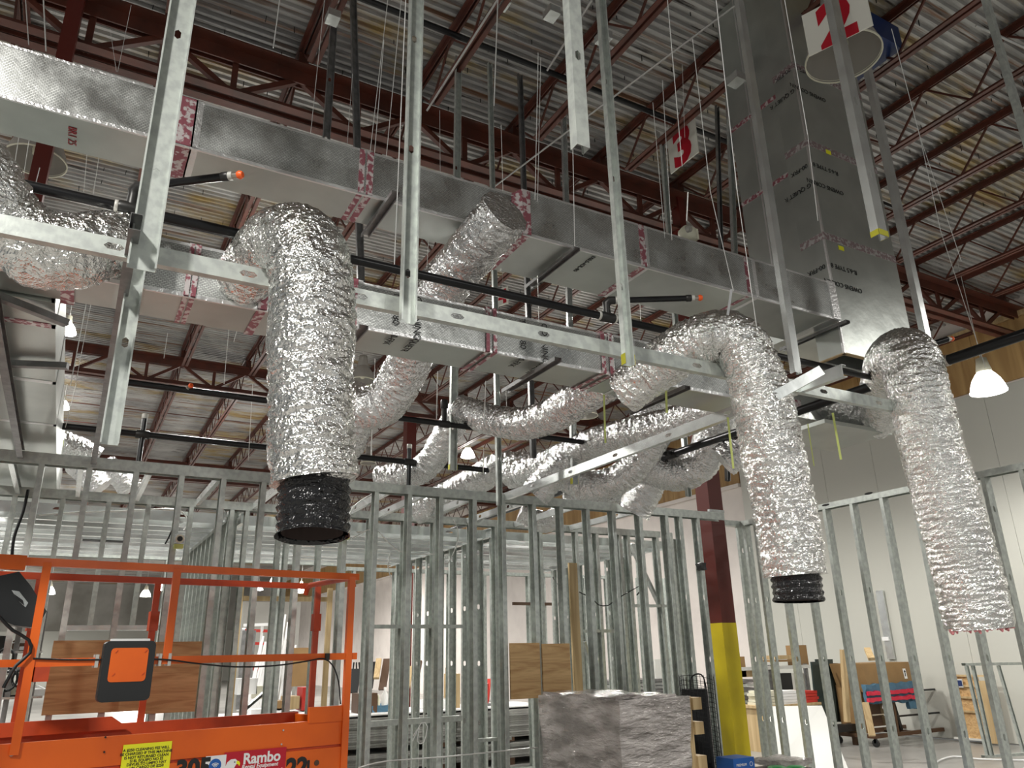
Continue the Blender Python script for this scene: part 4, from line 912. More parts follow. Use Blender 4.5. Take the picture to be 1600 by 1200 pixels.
# ================================================================== WRAPPED PALLET AND THINGS BY THE COLUMN
def lumpy(x0, x1, y0, y1, z0, z1, n, amp, sc, seed, shape=None):
    m = MB()
    def P(x, y, z):
        p = V((x, y, z))
        if shape: p = shape(p)
        q = V((x*sc+seed, y*sc, z*sc)); return p+V((noise.noise(q), noise.noise(q+V((9, 0, 0))), noise.noise(q+V((0, 9, 0)))))*amp
    def face(f, a, b):
        vs = [f(i/a, j/b) for j in range(b+1) for i in range(a+1)]
        m.add([P(*v) for v in vs], [(j*(a+1)+i, j*(a+1)+i+1, (j+1)*(a+1)+i+1, (j+1)*(a+1)+i) for j in range(b) for i in range(a)], True)
    dx, dy, dz = x1-x0, y1-y0, z1-z0; nx, ny, nz = [max(2, int(d*n)) for d in (dx, dy, dz)]
    face(lambda u, v: (x0+u*dx, y0, z0+v*dz), nx, nz); face(lambda u, v: (x1-u*dx, y1, z0+v*dz), nx, nz)
    face(lambda u, v: (x0, y1-u*dy, z0+v*dz), ny, nz); face(lambda u, v: (x1, y0+u*dy, z0+v*dz), ny, nz)
    face(lambda u, v: (x0+u*dx, y0+v*dy, z1), nx, ny); face(lambda u, v: (x0+u*dx, y1-v*dy, z0), nx, ny)
    return m
c0 = at(966, 1094, Y=4.75); c1 = at(1078, 1097, Y=4.75)
t = thing('wrapped_pallet', 'pallet load wrapped in clear stretch film in front of the stud wall', 'pallet', (c0.x+.4, 5.2, 0))
def waist(p):
    k = (p.z-.15)/1.1; f = 1-.05*math.sin(PI*min(1, max(0, (k-.1)/.8))); cx, cy = (c0.x+c1.x)/2, 5.25
    return V((cx+(p.x-cx)*f, cy+(p.y-cy)*f, p.z))
lumpy(c0.x, c1.x, 4.75, 5.85, .15, c0.z, 26, .014, 9, 3, waist).build('wrapped_load', 'wrap', t)
lumpy(c0.x+.02, c1.x-.1, 4.80, 5.80, c0.z-.01, c0.z+.02, 22, .022, 7, 8).build('loose_top_film', 'wrap', t)
for k in range(3): bx(t, 'stringer', (c0.x, 4.78+k*.48, .02), (c1.x, 4.86+k*.48, .13), 'lumber')
for k in range(5): bx(t, 'deck_board', (c0.x+k*(c1.x-c0.x-.1)/4, 4.76, .13), (c0.x+k*(c1.x-c0.x-.1)/4+.1, 5.84, .15), 'lumber')
t = thing('timber_crate_end', 'pine timber crate end standing at the right side of the wrapped pallet', 'crate', (c1.x+.05, 4.9, 0))
bx(t, 'upright', (c1.x+.005, 4.80, 0), (c1.x+.055, 4.88, c0.z-.005), 'lumber'); bx(t, 'upright', (c1.x+.005, 5.6, 0), (c1.x+.055, 5.68, c0.z-.005), 'lumber')
for z in (c0.z-.10, c0.z-.27, c0.z-.50, .3): bx(t, 'rail', (c1.x+.056, 4.78, z), (c1.x+.14, 5.7, z+.085), 'lumber')
# black wire mesh fan cage
cx = at(1092, 1100, Y=5.62); R = .155; zt = at(1090, 1054, Y=5.62).z
t = thing('wire_cage_roll', 'tall black wire mesh roll standing left of the yellow column base', 'wire mesh', (cx.x, 5.62, 0)); cc = V((cx.x, 5.62, 0))
m = MB(); m.tube([cc+V((-.02, .02, 0)), cc+V((-.02, .02, zt-.12))], .115, 20); m.build('dark_bundle', 'blackcloth', t)
m = MB()
for k in range(30):
    a = 2*PI*k/30; d = V((math.cos(a)*R, math.sin(a)*R, 0)); m.tube([cc+d, cc+d+V((0, 0, zt-.06*(k % 3)*.3))], .0022, 4)
for k in range(34):
    z = .05+k*(zt-.05)/34; m.tube([cc+V((R*math.cos(2*PI*j/20), R*math.sin(2*PI*j/20), z+.03*math.sin(2*PI*j/20))) for j in range(21)], .0022, 4, cap=False)
m.build('wire_mesh', 'blackmesh', t)
m = MB(); m.tube(spline([cc+V((x, -.02, z)) for x, z in ((-.10, zt-.35), (-.10, zt-.10), (-.06, zt-.01), (.04, zt-.0), (.08, zt-.08), (.08, zt-.3))], .03), .007, 7); m.build('hoop', 'blackmesh', t)
p = at(1163, 1184, Y=5.2); q = at(1145, 1184, Y=5.2); s = at(1178, 1184, Y=5.2)
t = thing('blue_box', 'blue cardboard box with small white print at the foot of the yellow column', 'box', ((q.x+s.x)/2, 5.3, 0))
bx(t, 'carton', (q.x, 5.2, 0), (s.x, 5.40, p.z), 'blue'); o = text_mesh('printed_lettering', 'PREMIUM', .028, 'whitep', t, (q.x+.03, 5.198, p.z-.06), (1, 0, 0), (0, 0, 1))
m = MB(); a = V((s.x-.04, 5.199, p.z-.05)); m.tube([a+V((.016*math.cos(k*PI/8), -.001, .016*math.sin(k*PI/8))) for k in range(17)], .002, 5); m.build('round_mark', 'whitep', t)
# ================================================================== THINGS SEEN THROUGH THE STUDS, CENTRE AND LEFT
def qb(name, label, cat, px0, px1, py0, py1, Y, dy, mt, zb=None, group=None, part=None):
    """upright box whose front face fills a pixel rectangle at distance Y"""
    a = at((px0+px1)/2, py0, Y=Y); b = at((px0+px1)/2, py1, Y=Y); xa = at(px0, (py0+py1)/2, Y=Y).x; xb = at(px1, (py0+py1)/2, Y=Y).x
    m = MB(); m.box((xa, Y, b.z if zb is None else zb), (xb, Y+dy, a.z)); return tag(m.build(name, mt), label, cat, group)
def strip(name, label, cat, a, b, D1, D2, w, th, mt, group=None):
    m = MB(); m.beam(at(*a, D=D1), at(*b, D=D2), w, th); return tag(m.build(name, mt), label, cat, group)
YS = 11.3; xl, xr = at(520, 1120, Y=YS).x, at(876, 1110, Y=YS).x; z2 = at(700, 1112, Y=YS).z
ma = MB(); ma.box((0, 0, 0), ((xr-xl)/2-.03, 1.22, .027)); me = ma.mesh('wallboard_sheet', 'gyp')
zl = at(700, 1163, Y=YS).z
for s, sx in enumerate((xl, xl+(xr-xl)/2+.03)):
    for tier, (za, zb) in enumerate(((.10, zl-.03), (zl+.03, z2))):
        z = za; k = 0
        while z+.03 < zb:
            o = link_mesh('wallboard_sheet', me, None, (sx+random.uniform(-.02, .02), YS+random.uniform(-.02, .02), z))
            tag(o, 'grey wallboard sheet in the %s tier of the %s stack behind the stud walls' % (('lower', 'upper')[tier], ('left', 'right')[s]), 'wallboard', 'stacked wallboard sheets, %s tier, %s stack' % (('lower', 'upper')[tier], ('left', 'right')[s])); z += .0300; k += 1
    for kk in range(3):
        for (za, zb) in ((0, .10), (zl-.03, zl+.03)):
            m = MB(); x = sx+.1+kk*((xr-xl)/2-.35)/2; m.box((x, YS, za), (x+.12, YS+1.2, zb-.003)); tag(m.build('wooden_runner', 'ink' if 0 else 'brown'), 'dark runner block under the stacked grey wallboard', 'block', 'runner blocks in the wallboard stacks')
m = MB(); m.box((xl+.1, YS+.05, z2+.001), (xr-.2, YS+1.2, z2+.018)); tag(m.build('white_sheet', 'gyptop'), 'white sheet lying on top of the grey wallboard stacks', 'sheet')
zz = z2+.018
# (left to right)
for nm, l, c_, a, b, ty, mt in (
    ('white_bottle', 'white bottle standing on the wallboard stack left of the yellow level', 'bottle', 599, 608, 1074, 'whitep'), ('brown_carton', 'brown carton on the wallboard stack at the lift end', 'box', 560, 590, 1084, 'brown'),
    ('tan_box', 'tall tan wooden box on the stack left of the densest studs', 'box', 706, 719, 1053, 'lumber'), ('paper_bundle', 'white crumpled paper bundle on the stack, centre', 'paper', 668, 705, 1094, 'whitep'),
    ('grey_tarp', 'blue grey folded tarp on the stack behind the stud wall', 'tarp', 582, 632, 1103, 'bluecloth'), ('power_tool', 'red and grey power tool on the stack by the densest studs', 'tool', 756, 764, 1068, 'redtool'),
    ('grey_case', 'grey plastic case lying on the stack left of the brown board pair', 'case', 756, 768, 1100, 'galvd'), ('spray_can', 'small pale spray can on the wallboard stack', 'can', 590, 596, 1086, 'cream')):
    aa = at(a, ty, Y=YS+.4); bb = at(b, ty, Y=YS+.4); m = MB()
    if nm in ('white_bottle', 'spray_can'):
        r = (bb.x-aa.x)/2; m.lathe((aa.x+r, YS+.45, zz), [(r*.9, 0), (r, .01), (r, (aa.z-zz)*.7), (r*.4, (aa.z-zz)*.85), (r*.4, aa.z-zz), (0, aa.z-zz)], 16)
    elif nm in ('paper_bundle', 'grey_tarp', 'power_tool'):
        m = lumpy(aa.x, bb.x, YS+.4, YS+.75, zz, max(zz+.05, aa.z), 30, .02, 8, a)
        for i, v in enumerate(m.v): m.v[i].z = max(zz+.001, v.z)
    else: m.box((aa.x, YS+.4, zz), (bb.x, YS+.7, max(zz+.04, aa.z)))
    tag(m.build(nm, mt), l, c_)
strip('spirit_level', 'yellow spirit level leaning upright behind the nearest stud wall', 'level', (617, 1012), (613, 1098), 11.2, 10.9, .10, .03, 'paper3' if 0 else 'yellow')
for i, (a, b, w, mt, l) in enumerate((((583, 1035), (577, 1075), .12, 'black', 'black panel leaning against the pale wall, beside the lift rail'), ((592, 1030), (588, 1060), .10, 'lumber', 'pine offcut leaning upright among the dark panels'),
    ((605, 1030), (597, 1078), .13, 'brown', 'brown panel leaning against the pale wall'), ((556, 1046), (549, 1082), .22, 'black', 'black frame standing just right of the lift corner post'),
    ((642, 1042), (638, 1074), .07, 'lumber', 'yellowish wooden trestle leg seen between studs'), ((657, 1033), (650, 1073), .06, 'brown', 'dark stick leaning between two studs'), ((675, 1020), (672, 1048), .03, 'blackmesh', 'thin black rod leaning on the pale wall'),
    ((700, 1045), (701, 1070), .10, 'card', 'small cardboard box on a far shelf'), ((763, 1062), (760, 1095), .10, 'redtool', 'red tool case seen past the densest studs'))):
    strip('leaning_board' if i != 6 else 'leaning_rod', l, 'board' if i != 6 else 'rod', a, b, 14.2, 13.8, w, .05, mt)
m = MB()
for k in range(3):
    a = at(553+k*4, 1035, D=15.2); b = at(548+k*9, 1078, D=15.2)
    m.beam(a, b, .025, .025)
tag(m.build('black_tripod', 'blackmesh'), 'thin black tripod stand beside the lift corner post', 'tripod')
# white strips leaning in a bundle
for k in range(13):
    x = 388+k*3.6; top = (408+k*3.4, 996+random.uniform(-10, 8)); bot = (384+k*3.4, 1112)
    strip('white_strip', 'long white moulding strip leaning in the bundle behind the lift rails', 'moulding', top, bot, 12.6+k*.03, 11.8+k*.03, .032, .012, 'whitep', 'white moulding strips leaning behind the lift')
for k in range(6):
    strip('white_strip', 'tall white moulding strip leaning at the right of the bundle', 'moulding', (446+k*4, 960+k*12), (424+k*5, 1112), 13, 12.2, .03, .012, 'whitep', 'tall white moulding strips right of the bundle')
t = thing('white_rack', 'white rack with red crossbars behind the leaning white strips', 'rack', at(405, 1110, D=14))
for a, b in (((381, 982), (372, 1110)), ((440, 978), (444, 1110)), ((381, 977), (440, 975)), ((410, 977), (405, 1040))):
    m = MB(); m.beam(at(*a, D=14), at(*b, D=14), .05, .05); m.build('frame_bar', 'whitep', t)
for y in (985, 1005, 1045, 1066, 1090): m = MB(); m.beam(at(382, y, D=14), at(420, y+1, D=14), .03, .05); m.build('crossbar', 'redtool', t)
qb('cardboard_box', 'brown cardboard panel standing behind the leaning white strips, by the orange post', 'cardboard', 456, 494, 1012, 1072, 13.4, .1, 'card')
qb('grey_rack_sheet', 'grey sheet standing in the white rack', 'sheet', 374, 395, 985, 1108, 14.6, .05, 'galvd')
qb('dark_backdrop_panel', 'large dark panel standing far behind the white strips', 'panel', 378, 468, 940, 1010, 26, .2, 'fargrey', zb=0)
for i, (a, b, c_, d, mt, nm, l) in enumerate(((372, 402, 1060, 1085, 'whitep', 'white_carton', 'white carton on the work table behind the lift rails'), (400, 412, 1072, 1092, 'cream', 'cream_bucket', 'cream tub on the work table behind the lift'),
     (446, 468, 1088, 1108, 'lumber', 'timber_offcut', 'pine offcut on the work table behind the lift'), (472, 488, 1074, 1110, 'redtool', 'red_stand', 'red stand at the end of the work table'),
     (392, 440, 1108, 1120, 'whitep', 'white_foam', 'white foam sheet lying behind the lift panel'), (425, 445, 1095, 1110, 'card', 'brown_carton', 'brown carton on the work table among white strips'))):
    qb(nm, l, 'box' if i not in (1, 2, 4) else ('tub' if i == 1 else 'offcut' if i == 2 else 'foam'), a, b, c_, d, 11.6, .3, mt)
t = thing('work_table', 'long work table behind the orange lift carrying cartons and white foam', 'table', at(420, 1150, D=12))
a = at(340, 1121, Y=11.3); b = at(492, 1119, Y=11.3); bx(t, 'table_top', (a.x, 11.2, a.z-.04), (b.x, 12.1, a.z-.005), 'gyptop')
for x in (a.x+.05, b.x-.1):
    for y in (11.25, 12.0): bx(t, 'leg', (x, y, 0), (x+.05, y+.05, a.z-.04), 'galvd')
strip('black_tube', 'black tube leaning over the white strips by the lift deck', 'tube', (412, 1083), (378, 1112), 9.5, 9.0, .035, .035, 'black')
# shelf with tools at the far left
t = thing('tool_shelf', 'grey metal shelf of hanging tools at the lower left edge', 'shelf', at(25, 1120, D=9))
YL = 8.3
for x in (-14, 30, 66): a = at(x, 985, Y=YL); bx(t, 'upright', (a.x-.02, YL, 0), (a.x+.02, YL+.04, at(x, 955, Y=YL).z), 'galvd')
for y in (1018, 1052, 1090): a = at(-14, y, Y=YL); b = at(66, y, Y=YL); bx(t, 'shelf_board', (a.x, YL-.02, a.z-.02), (b.x, YL+.35, a.z), 'galvb')
tools = [(4, 1000, 'black', 'black pouch'), (16, 1005, 'galvb', 'grey bracket bundle'), (28, 1008, 'brown', 'brown handled tool'), (44, 1005, 'whitep', 'white roll'), (56, 1010, 'black', 'black clamp'), (6, 1040, 'black', 'black tool bag'), (19, 1042, 'whitep', 'white spray bottle'),
         (22, 1038, 'yellow', 'yellow bottle'), (36, 1040, 'galvb', 'grey clamp'), (50, 1042, 'black', 'black drill case'), (4, 1078, 'whitep', 'white bin'), (15, 1080, 'black', 'black hose end'), (30, 1080, 'cream', 'cream jar'), (42, 1076, 'darkglass', 'green case'), (56, 1080, 'whitep', 'white tub')]
rows = {0: 'top', 1: 'middle', 2: 'bottom'}
for i, (x, y, mt, l) in enumerate(tools):
    row = 0 if y < 1015 else 1 if y < 1050 else 2; zb = at(0, (1018, 1052, 1090)[row], Y=YL).z; a = at(x, y-6, Y=YL+.1); w = .05+.03*(i % 3); h = max(.06, a.z-zb)
    m = MB()
    if i % 3 == 1: m.lathe((a.x, YL+.14, zb+.001), [(0, 0), (w*.6, 0), (w*.6, h*.65), (w*.25, h*.8), (w*.22, h), (0, h)], 14)
    elif i % 3 == 2: m.box((a.x-w, YL+.05, zb+.001), (a.x+w, YL+.25, zb+h*.8)); m.tube(spline([V((a.x-w*.6, YL+.15, zb+h*.78)), V((a.x, YL+.15, zb+h*1.15)), V((a.x+w*.6, YL+.15, zb+h*.78))], .02), .008, 6)
    else: m = lumpy(a.x-w, a.x+w, YL+.05, YL+.25, zb+.012, zb+h, 30, .012, 12, i)
    tag(m.build(l.replace(' ', '_'), mt), l+' on the %s board of the tool shelf at the left edge' % rows[row], l.split()[-1])
for i, (x, y, r_) in enumerate(((8, 1028, .06), (12, 1062, .07), (30, 1060, .05))):
    c_ = at(x, y, Y=YL-.12); m = MB(); m.tube([c_+V((r_*math.cos(k*PI/8), .02*math.sin(k), r_*math.sin(k*PI/8)*1.3)) for k in range(34)], .010, 7)
    tag(m.build('cable_coil', 'blackmesh'), 'black cable coil hanging on the tool shelf, '+('top one', 'lower left one', 'lower right one')[i], 'cable')
# ================================================================== THINGS SEEN THROUGH THE RIGHT-HAND STUDS
YR = 8.6
p = at(1240, 1104, X=9.2)
m = MB(); a = at(1196, 1104, D=9.6); b = at(1284, 1103, D=9.9); c_ = at(1330, 1212, D=8.9); d = at(1196, 1215, D=8.6)
m.prism([a, d, c_, b], V((.05, .04, 0))); tag(m.build('white_slab', 'white'), 'big white slab leaning behind the right stud wall, its edge slanting to the floor', 'slab')
for r_ in range(5):
    for c2, (x0, x1, mt) in enumerate(((1196, 1219, 'cream'), (1221, 1248, 'whitep'), (1256, 1278, 'redtool'))):
        y1 = 1102-r_*4.6; qb('flat_tile_box', ('cream', 'white', 'red')[c2]+' flat tile box in the stack over the white slab', 'box', x0+random.uniform(-2, 2), x1+random.uniform(-2, 3), y1-4.2, y1, 9.9, .4, mt, None, ('cream', 'white', 'red')[c2]+' flat tile boxes over the white slab')
t = thing('stone_bench', 'low bench carrying the flat tile boxes behind the white slab', 'bench', at(1236, 1150, Y=10)); a = at(1190, 1103, Y=9.85); b = at(1284, 1103, Y=9.85)
bx(t, 'bench_top', (a.x, 9.85, a.z-.045), (b.x, 10.4, a.z-.006), 'lumber')
for x in (a.x+.05, b.x-.1): bx(t, 'leg', (x, 9.9, 0), (x+.06, 10.3, a.z-.045), 'lumber')
t = thing('storage_rack', 'storage rack with a white crossbar behind the right stud wall', 'rack', at(1200, 1100, Y=11)); a = at(1140, 1046, Y=11); b = at(1266, 1044, Y=11)
bx(t, 'crossbar', (a.x, 11, a.z-.03), (b.x, 11.06, a.z+.03), 'white')
for x in (a.x, (a.x+b.x)/2, b.x-.06): bx(t, 'upright', (x, 11.06, 0), (x+.06, 11.12, a.z+.05), 'galvd')
for i, (x0, x1, y0, y1, mt, nm, l) in enumerate(((1213, 1238, 1024, 1030, 'lumber', 'timber_board', 'pine board lying on the white crossbar, top one'), (1213, 1238, 1031, 1034, 'card', 'card_sheet', 'cardboard sheet lying on the white crossbar, lower one'),
    (1245, 1262, 1008, 1042, 'card', 'cardboard_sheet', 'brown panel leaning behind the rack crossbar'), (1150, 1165, 1026, 1058, 'card', 'cardboard_sheet', 'brown panel leaning just right of the yellow column'), (1157, 1176, 1046, 1058, 'lumber', 'timber_offcut', 'pine offcut on the rack right of the yellow column'),
    (1192, 1205, 1050, 1060, 'whitep', 'white_carton', 'white carton under the rack crossbar'), (1210, 1238, 1052, 1078, 'black', 'black_bag', 'black bag under the rack crossbar'), (1253, 1262, 1052, 1080, 'signw', 'white_card', 'white card under the right end of the crossbar'))):
    qb(nm, l, 'board' if 'oard' in l else 'box', x0, x1, y0, y1, 11.15, .25 if i > 1 else .4, mt)
for k in range(9):
    qb('metal_strip_bundle', 'flat grey metal strips stacked just right of the yellow column', 'metal strips', 1150, 1183, 1062+k*6.5, 1067+k*6.5, 10.6, .5, 'galv' if k % 2 else 'galvd', None, 'stacked grey strips right of the yellow column')
for k in range(8):
    qb('metal_strip_bundle', 'flat grey metal stud in the stack behind the right corner of the nearest stud wall', 'metal strips', 930, 1078, 1062+k*5.5, 1066.5+k*5.5, 12.6, .8, 'galvb' if k % 3 else 'galvd', None, 'metal studs stacked behind the wrapped pallet')
for i, (x, y0, y1, w, mt, l) in enumerate(((985, 1042, 1062, .18, 'card', 'small cardboard box on the stacked metal studs, left'), (1008, 1014, 1060, .08, 'brown', 'brown bottle-shaped vase on the stacked metal studs'), (972, 1062, 1095, .12, 'lumber', 'pine board leaning on the stacked metal studs'), (1030, 1030, 1060, .15, 'white', 'white clamp stand on the stacked metal studs'))):
    a = at(x, y0, Y=12.9); b = at(x, y1, Y=12.9); m = MB()
    if i == 1: m.lathe((a.x, 12.9, b.z), [(0, 0), (w, 0), (w*1.1, .2), (w*.5, (a.z-b.z)*.7), (w*.4, a.z-b.z), (0, a.z-b.z)], 16)
    else: m.box((a.x-w, 12.85, b.z), (a.x+w, 13.0, a.z))
    tag(m.build(('cardboard_box', 'vase', 'pine_board', 'clamp_stand')[i], mt), l, ('box', 'vase', 'board', 'stand')[i])
# dark sheets on an A-frame rack
t = thing('sheet_rack', 'rack of dark green sheets standing against the right wall', 'rack', at(1293, 1135, Y=9.8))
for k, (x0, x1, y0) in enumerate(((1268, 1300, 1034), (1275, 1309, 1030), (1292, 1318, 1036))):
    a = at(x0, y0, Y=9.9+k*.12); b = at(x1, 1128, Y=9.9+k*.12); c_ = at(x0+10, 1128, Y=9.9+k*.12); d = at(x1-8, y0, Y=9.9+k*.12)
    m = MB(); m.prism([a, c_, b, d], V((.0, .03, 0))); m.build('dark_sheet', 'darkglass', t)
a = at(1300, 1138, Y=9.8); b = at(1345, 1140, Y=9.8); bx(t, 'base_beam', (a.x, 9.7, b.z), (b.x+.1, 9.85, a.z+.05), 'black')
for x in (1330, 1300): a = at(x, 1145, Y=9.8); bx(t, 'foot', (a.x-.03, 9.7, 0), (a.x+.03, 9.78, a.z), 'brown')
for i, (a, b, l) in enumerate((((1317, 1015), (1324, 1128), 'pinkish timber post beside the dark green sheets'), ((1355, 1014), (1362, 1030), 'short timber block above the cardboard box on the cart'), ((1352, 1098), (1363, 1150), 'pale timber post just left of the cart'))):
    strip('timber_post', l, 'post', a, b, 11.6, 11.3, .09, .05, 'lumber')
qb('framed_picture', 'black framed panel behind the timber post', 'frame', 1326, 1350, 1050, 1128, 11.2, .05, 'black'); qb('white_label_card', 'white printed card on the black framed panel', 'card', 1341, 1352, 1074, 1092, 11.15, .01, 'whitep')
# A-frame cart
cy = 9.3
t = thing('panel_cart', 'brown wheeled panel cart carrying wooden frames, in front of the white wall', 'cart', at(1420, 1170, Y=cy))
a = at(1368, 1166, Y=cy); b = at(1455, 1168, Y=cy-.3); x0, x1 = a.x, at(1490, 1168, Y=cy).x; zb = .13
bx(t, 'base_rail', (x0, cy, zb), (x1, cy+.06, zb+.06), 'brown'); bx(t, 'base_rail', (x0, cy+.75, zb), (x1, cy+.81, zb+.06), 'brown')
for x in (x0, (x0+x1)/2, x1-.06): bx(t, 'cross_rail', (x, cy+.06, zb), (x+.06, cy+.75, zb+.06), 'brown')
for x in (x0+.02, x1-.08):
    for y in (cy+.01, cy+.74): m = MB(); m.tube([(x, y, .06), (x+.04, y, .06)], .06, 16); m.build('castor', 'black', t); bx(t, 'castor_fork', (x, y-.02, .06), (x+.04, y+.02, zb), 'fit')
zt = at(1352, 1095, Y=cy).z
for x in (x0+.02, x0+.66): bx(t, 'post', (x, cy+.02, zb), (x+.05, cy+.07, zt), 'brown')
zz = at(1478, 1072, Y=cy).z; xx = at(1478, 1100, Y=cy).x
for y in (cy+.02, cy+.74): bx(t, 'end_post', (xx, y, zb), (xx+.05, y+.05, zz), 'black')
for z in (zz-.42, zz-.03): bx(t, 'end_rail', (x0+.66, cy+.03, z-.03), (xx, cy+.06, z), 'black')
for k in range(4): z = .28+k*.19; bx(t, 'slat_rail', (x0+.07, cy+.10, z), (x0+.66, cy+.12, z+.02), 'white' if k != 1 else 'galvb')
for i, (dx, w, mt, l) in enumerate(((.10, .10, 'card', 'brown flat panel standing in the cart, left one'), (.25, .3, 'brown', 'dark brown framed panel standing in the cart'), (.80, .05, 'lumber', 'pale panel leaning in the cart toward the right'), (.90, .05, 'lumber', 'thin pine panel leaning in the cart'), (1.0, .07, 'black', 'black panel leaning at the right end of the cart'))):
    m = MB(); z1 = (.95, .9, .98, .9, 1.0)[i]; ln = 0 if i < 2 else -.17
    m.prism([(x0+dx, cy+.2, zb+.062), (x0+dx+w, cy+.2, zb+.062), (x0+dx+w+ln, cy+.2, z1), (x0+dx+ln, cy+.2, z1)], (0, .5, 0)); tag(m.build('stored_panel', mt), l, 'panel')
a = at(1338, 1037, Y=cy+.1); b = at(1414, 1034, Y=cy+.1); zc = at(1380, 1080, Y=cy+.1).z
t = thing('cardboard_box', 'large brown cardboard box with an arrow label on top of the panel cart', 'box', ((a.x+b.x)/2, cy+.3, zc))
m = MB(); m.prism([(a.x+.14, cy+.02, zc), (b.x+.06, cy+.02, zc), (b.x-.02, cy+.02, b.z), (a.x, cy+.02, a.z)], (0, .65, 0)); m.build('carton', 'card', t)
p = at(1414, 1052, Y=cy+.018); m = MB(); m.prism([(p.x-.03, cy+.017, p.z-.09), (p.x+.05, cy+.017, p.z-.09), (p.x+.03, cy+.017, p.z+.08), (p.x-.05, cy+.017, p.z+.08)], (0, .002, 0)); m.build('arrow_label', 'whitep', t)
m = MB(); m.prism([(p.x-.012, cy+.015, p.z-.05), (p.x+.012, cy+.015, p.z-.05), (p.x+.01, cy+.015, p.z+.02), (p.x+.03, cy+.015, p.z+.02), (p.x-.004, cy+.015, p.z+.06), (p.x-.032, cy+.015, p.z+.02), (p.x-.012, cy+.015, p.z+.02)], (0, .001, 0)); m.build('arrow', 'ink', t)
a = at(1350, 1070, Y=cy-.03); b = at(1430, 1070, Y=cy-.03); zl_ = at(1390, 1098, Y=cy).z
t = thing('moving_blanket', 'blue moving blanket tied with red film round the top of the cart', 'blanket', ((a.x+b.x)/2, cy, zl_))
lumpy(a.x, b.x, cy-.05, cy+.015, zl_, a.z, 24, .03, 9, 2).build('blanket', 'bluecloth', t)
lumpy(b.x-.28, b.x+.02, cy-.055, cy+.01, zl_-.12, zl_+.02, 24, .03, 9, 4).build('hanging_corner', 'bluecloth', t)
for z in (zl_+.07, zl_+.17): lumpy(a.x-.01, b.x+.01, cy-.09, cy-.04, z-.03, z+.03, 24, .02, 10, z).build('red_film_band', 'redwrap', t)
m = lumpy(0, .09, 0, .09, 0, .16, 60, .035, 18, 1); c_ = at(1389, 1118, Y=cy-.3); m.v = [v+c_ for v in m.v]; tag(m.build('foil_scrap', 'foilfar'), 'crumpled foil scrap caught on a stud in front of the cart', 'foil')
t = thing('wooden_crate', 'dark wood framed panel with pale crossbars leaning on the white wall at the right', 'panel', at(1520, 1160, X=13.7))
def wq(name, px0, px1, py0, py1, X, th, mt, par):
    a = at(px0, (py0+py1)/2, X=X); b = at(px1, (py0+py1)/2, X=X); z1 = at((px0+px1)/2, py0, X=X).z; z0 = max(0, at((px0+px1)/2, py1, X=X).z); m = MB()
    m.box((X, min(a.y, b.y), z0), (X+th, max(a.y, b.y), z1)); return m.build(name, mt, par)
wq('panel_sheet', 1492, 1536, 1056, 1153, 13.75, .04, 'ply', t)
for y in (1056, 1072, 1090, 1112, 1155): wq('crossbar', 1491, 1540, y-1.6, y+1.6, 13.71, .04, 'lumber' if y < 1150 else 'white', t)
wq('side_post', 1538, 1549, 1064, 1161, 13.70, .06, 'lumber', t); s_ = wq('notice', 1492, 1504, 1061, 1074, 13.69, .01, 'white', t); wq('notice_face', 1493, 1503, 1063, 1072, 13.685, .004, 'navy', t)
t = thing('wall_strip', 'grey metal strip leaning upright on the white wall above the cart', 'strip', at(1386, 1025, X=13.9)); wq('strip_body', 1377, 1388, 922, 1030, 13.94, .04, 'galvb', t); wq('clamp', 1378, 1388, 995, 1001, 13.92, .02, 'whitep', t)
# loose stud frame at the far right
t = thing('stud_frame', 'small freestanding frame of metal studs at the far right edge', 'frame', at(1560, 1190, Y=5.6))
YF = 5.75
def sb(n_, a, b, w=.05): channel_obj(n_, at(*a, Y=YF), at(*b, Y=YF), w, .03, (1, 0, 0) if abs(a[1]-b[1]) > 30 else (0, 1, 0), (0, -1, 0) if abs(a[1]-b[1]) > 30 else (0, 0, -1), 'galv', t, holes=[])
sb('top_member', (1505, 1036), (1640, 1034)); sb('stud', (1508, 1040), (1541, 1180), .04); sb('stud', (1518, 1040), (1548, 1180), .04); sb('stud', (1558, 1040), (1597, 1174), .04); sb('bottom_member', (1536, 1180), (1660, 1172))
m = MB(); m.tube(spline([at(x, y, Z=.02) for x, y in ((1450, 1215), (1462, 1192), (1490, 1182), (1530, 1186), (1600, 1188), (1680, 1190))], .1), .012, 8); tag(m.build('hose', 'whitep'), 'pale hose lying on the concrete floor at the right', 'hose')
for i, px in enumerate((1213, 1243)):
    p = at(px, 1196, Y=5.5); t = thing('bin_with_lid', ('left', 'right')[i]+' grey bin with a green lid at the bottom edge, right of the blue box', 'bin', (p.x, 5.5, 0), 'green lidded bins')
    m = MB(); m.lathe((p.x, 5.5, 0), [(0, 0), (.06, 0), (.075, p.z-.03)], 24); m.build('bin_body', 'galvd', t); m = MB(); m.lathe((p.x, 5.5, p.z-.03), [(.075, 0), (.082, .0), (.082, .018), (.06, .026), (0, .028)], 24); m.build('lid', 'green', t)
p = at(1230, 1186, Y=5.75); m = lumpy(p.x-.22, p.x+.2, 5.62, 6.0, p.z-.05, p.z, 30, .02, 8, 6); tag(m.build('film_covered_case', 'wrap'), 'film covered case behind the green-lidded bins', 'case')
bx_ = MB(); bx_.box((p.x-.2, 5.63, 0), (p.x+.18, 5.99, p.z-.075)); tag(bx_.build('low_plinth', 'galvd'), 'grey plinth under the film covered case', 'plinth')
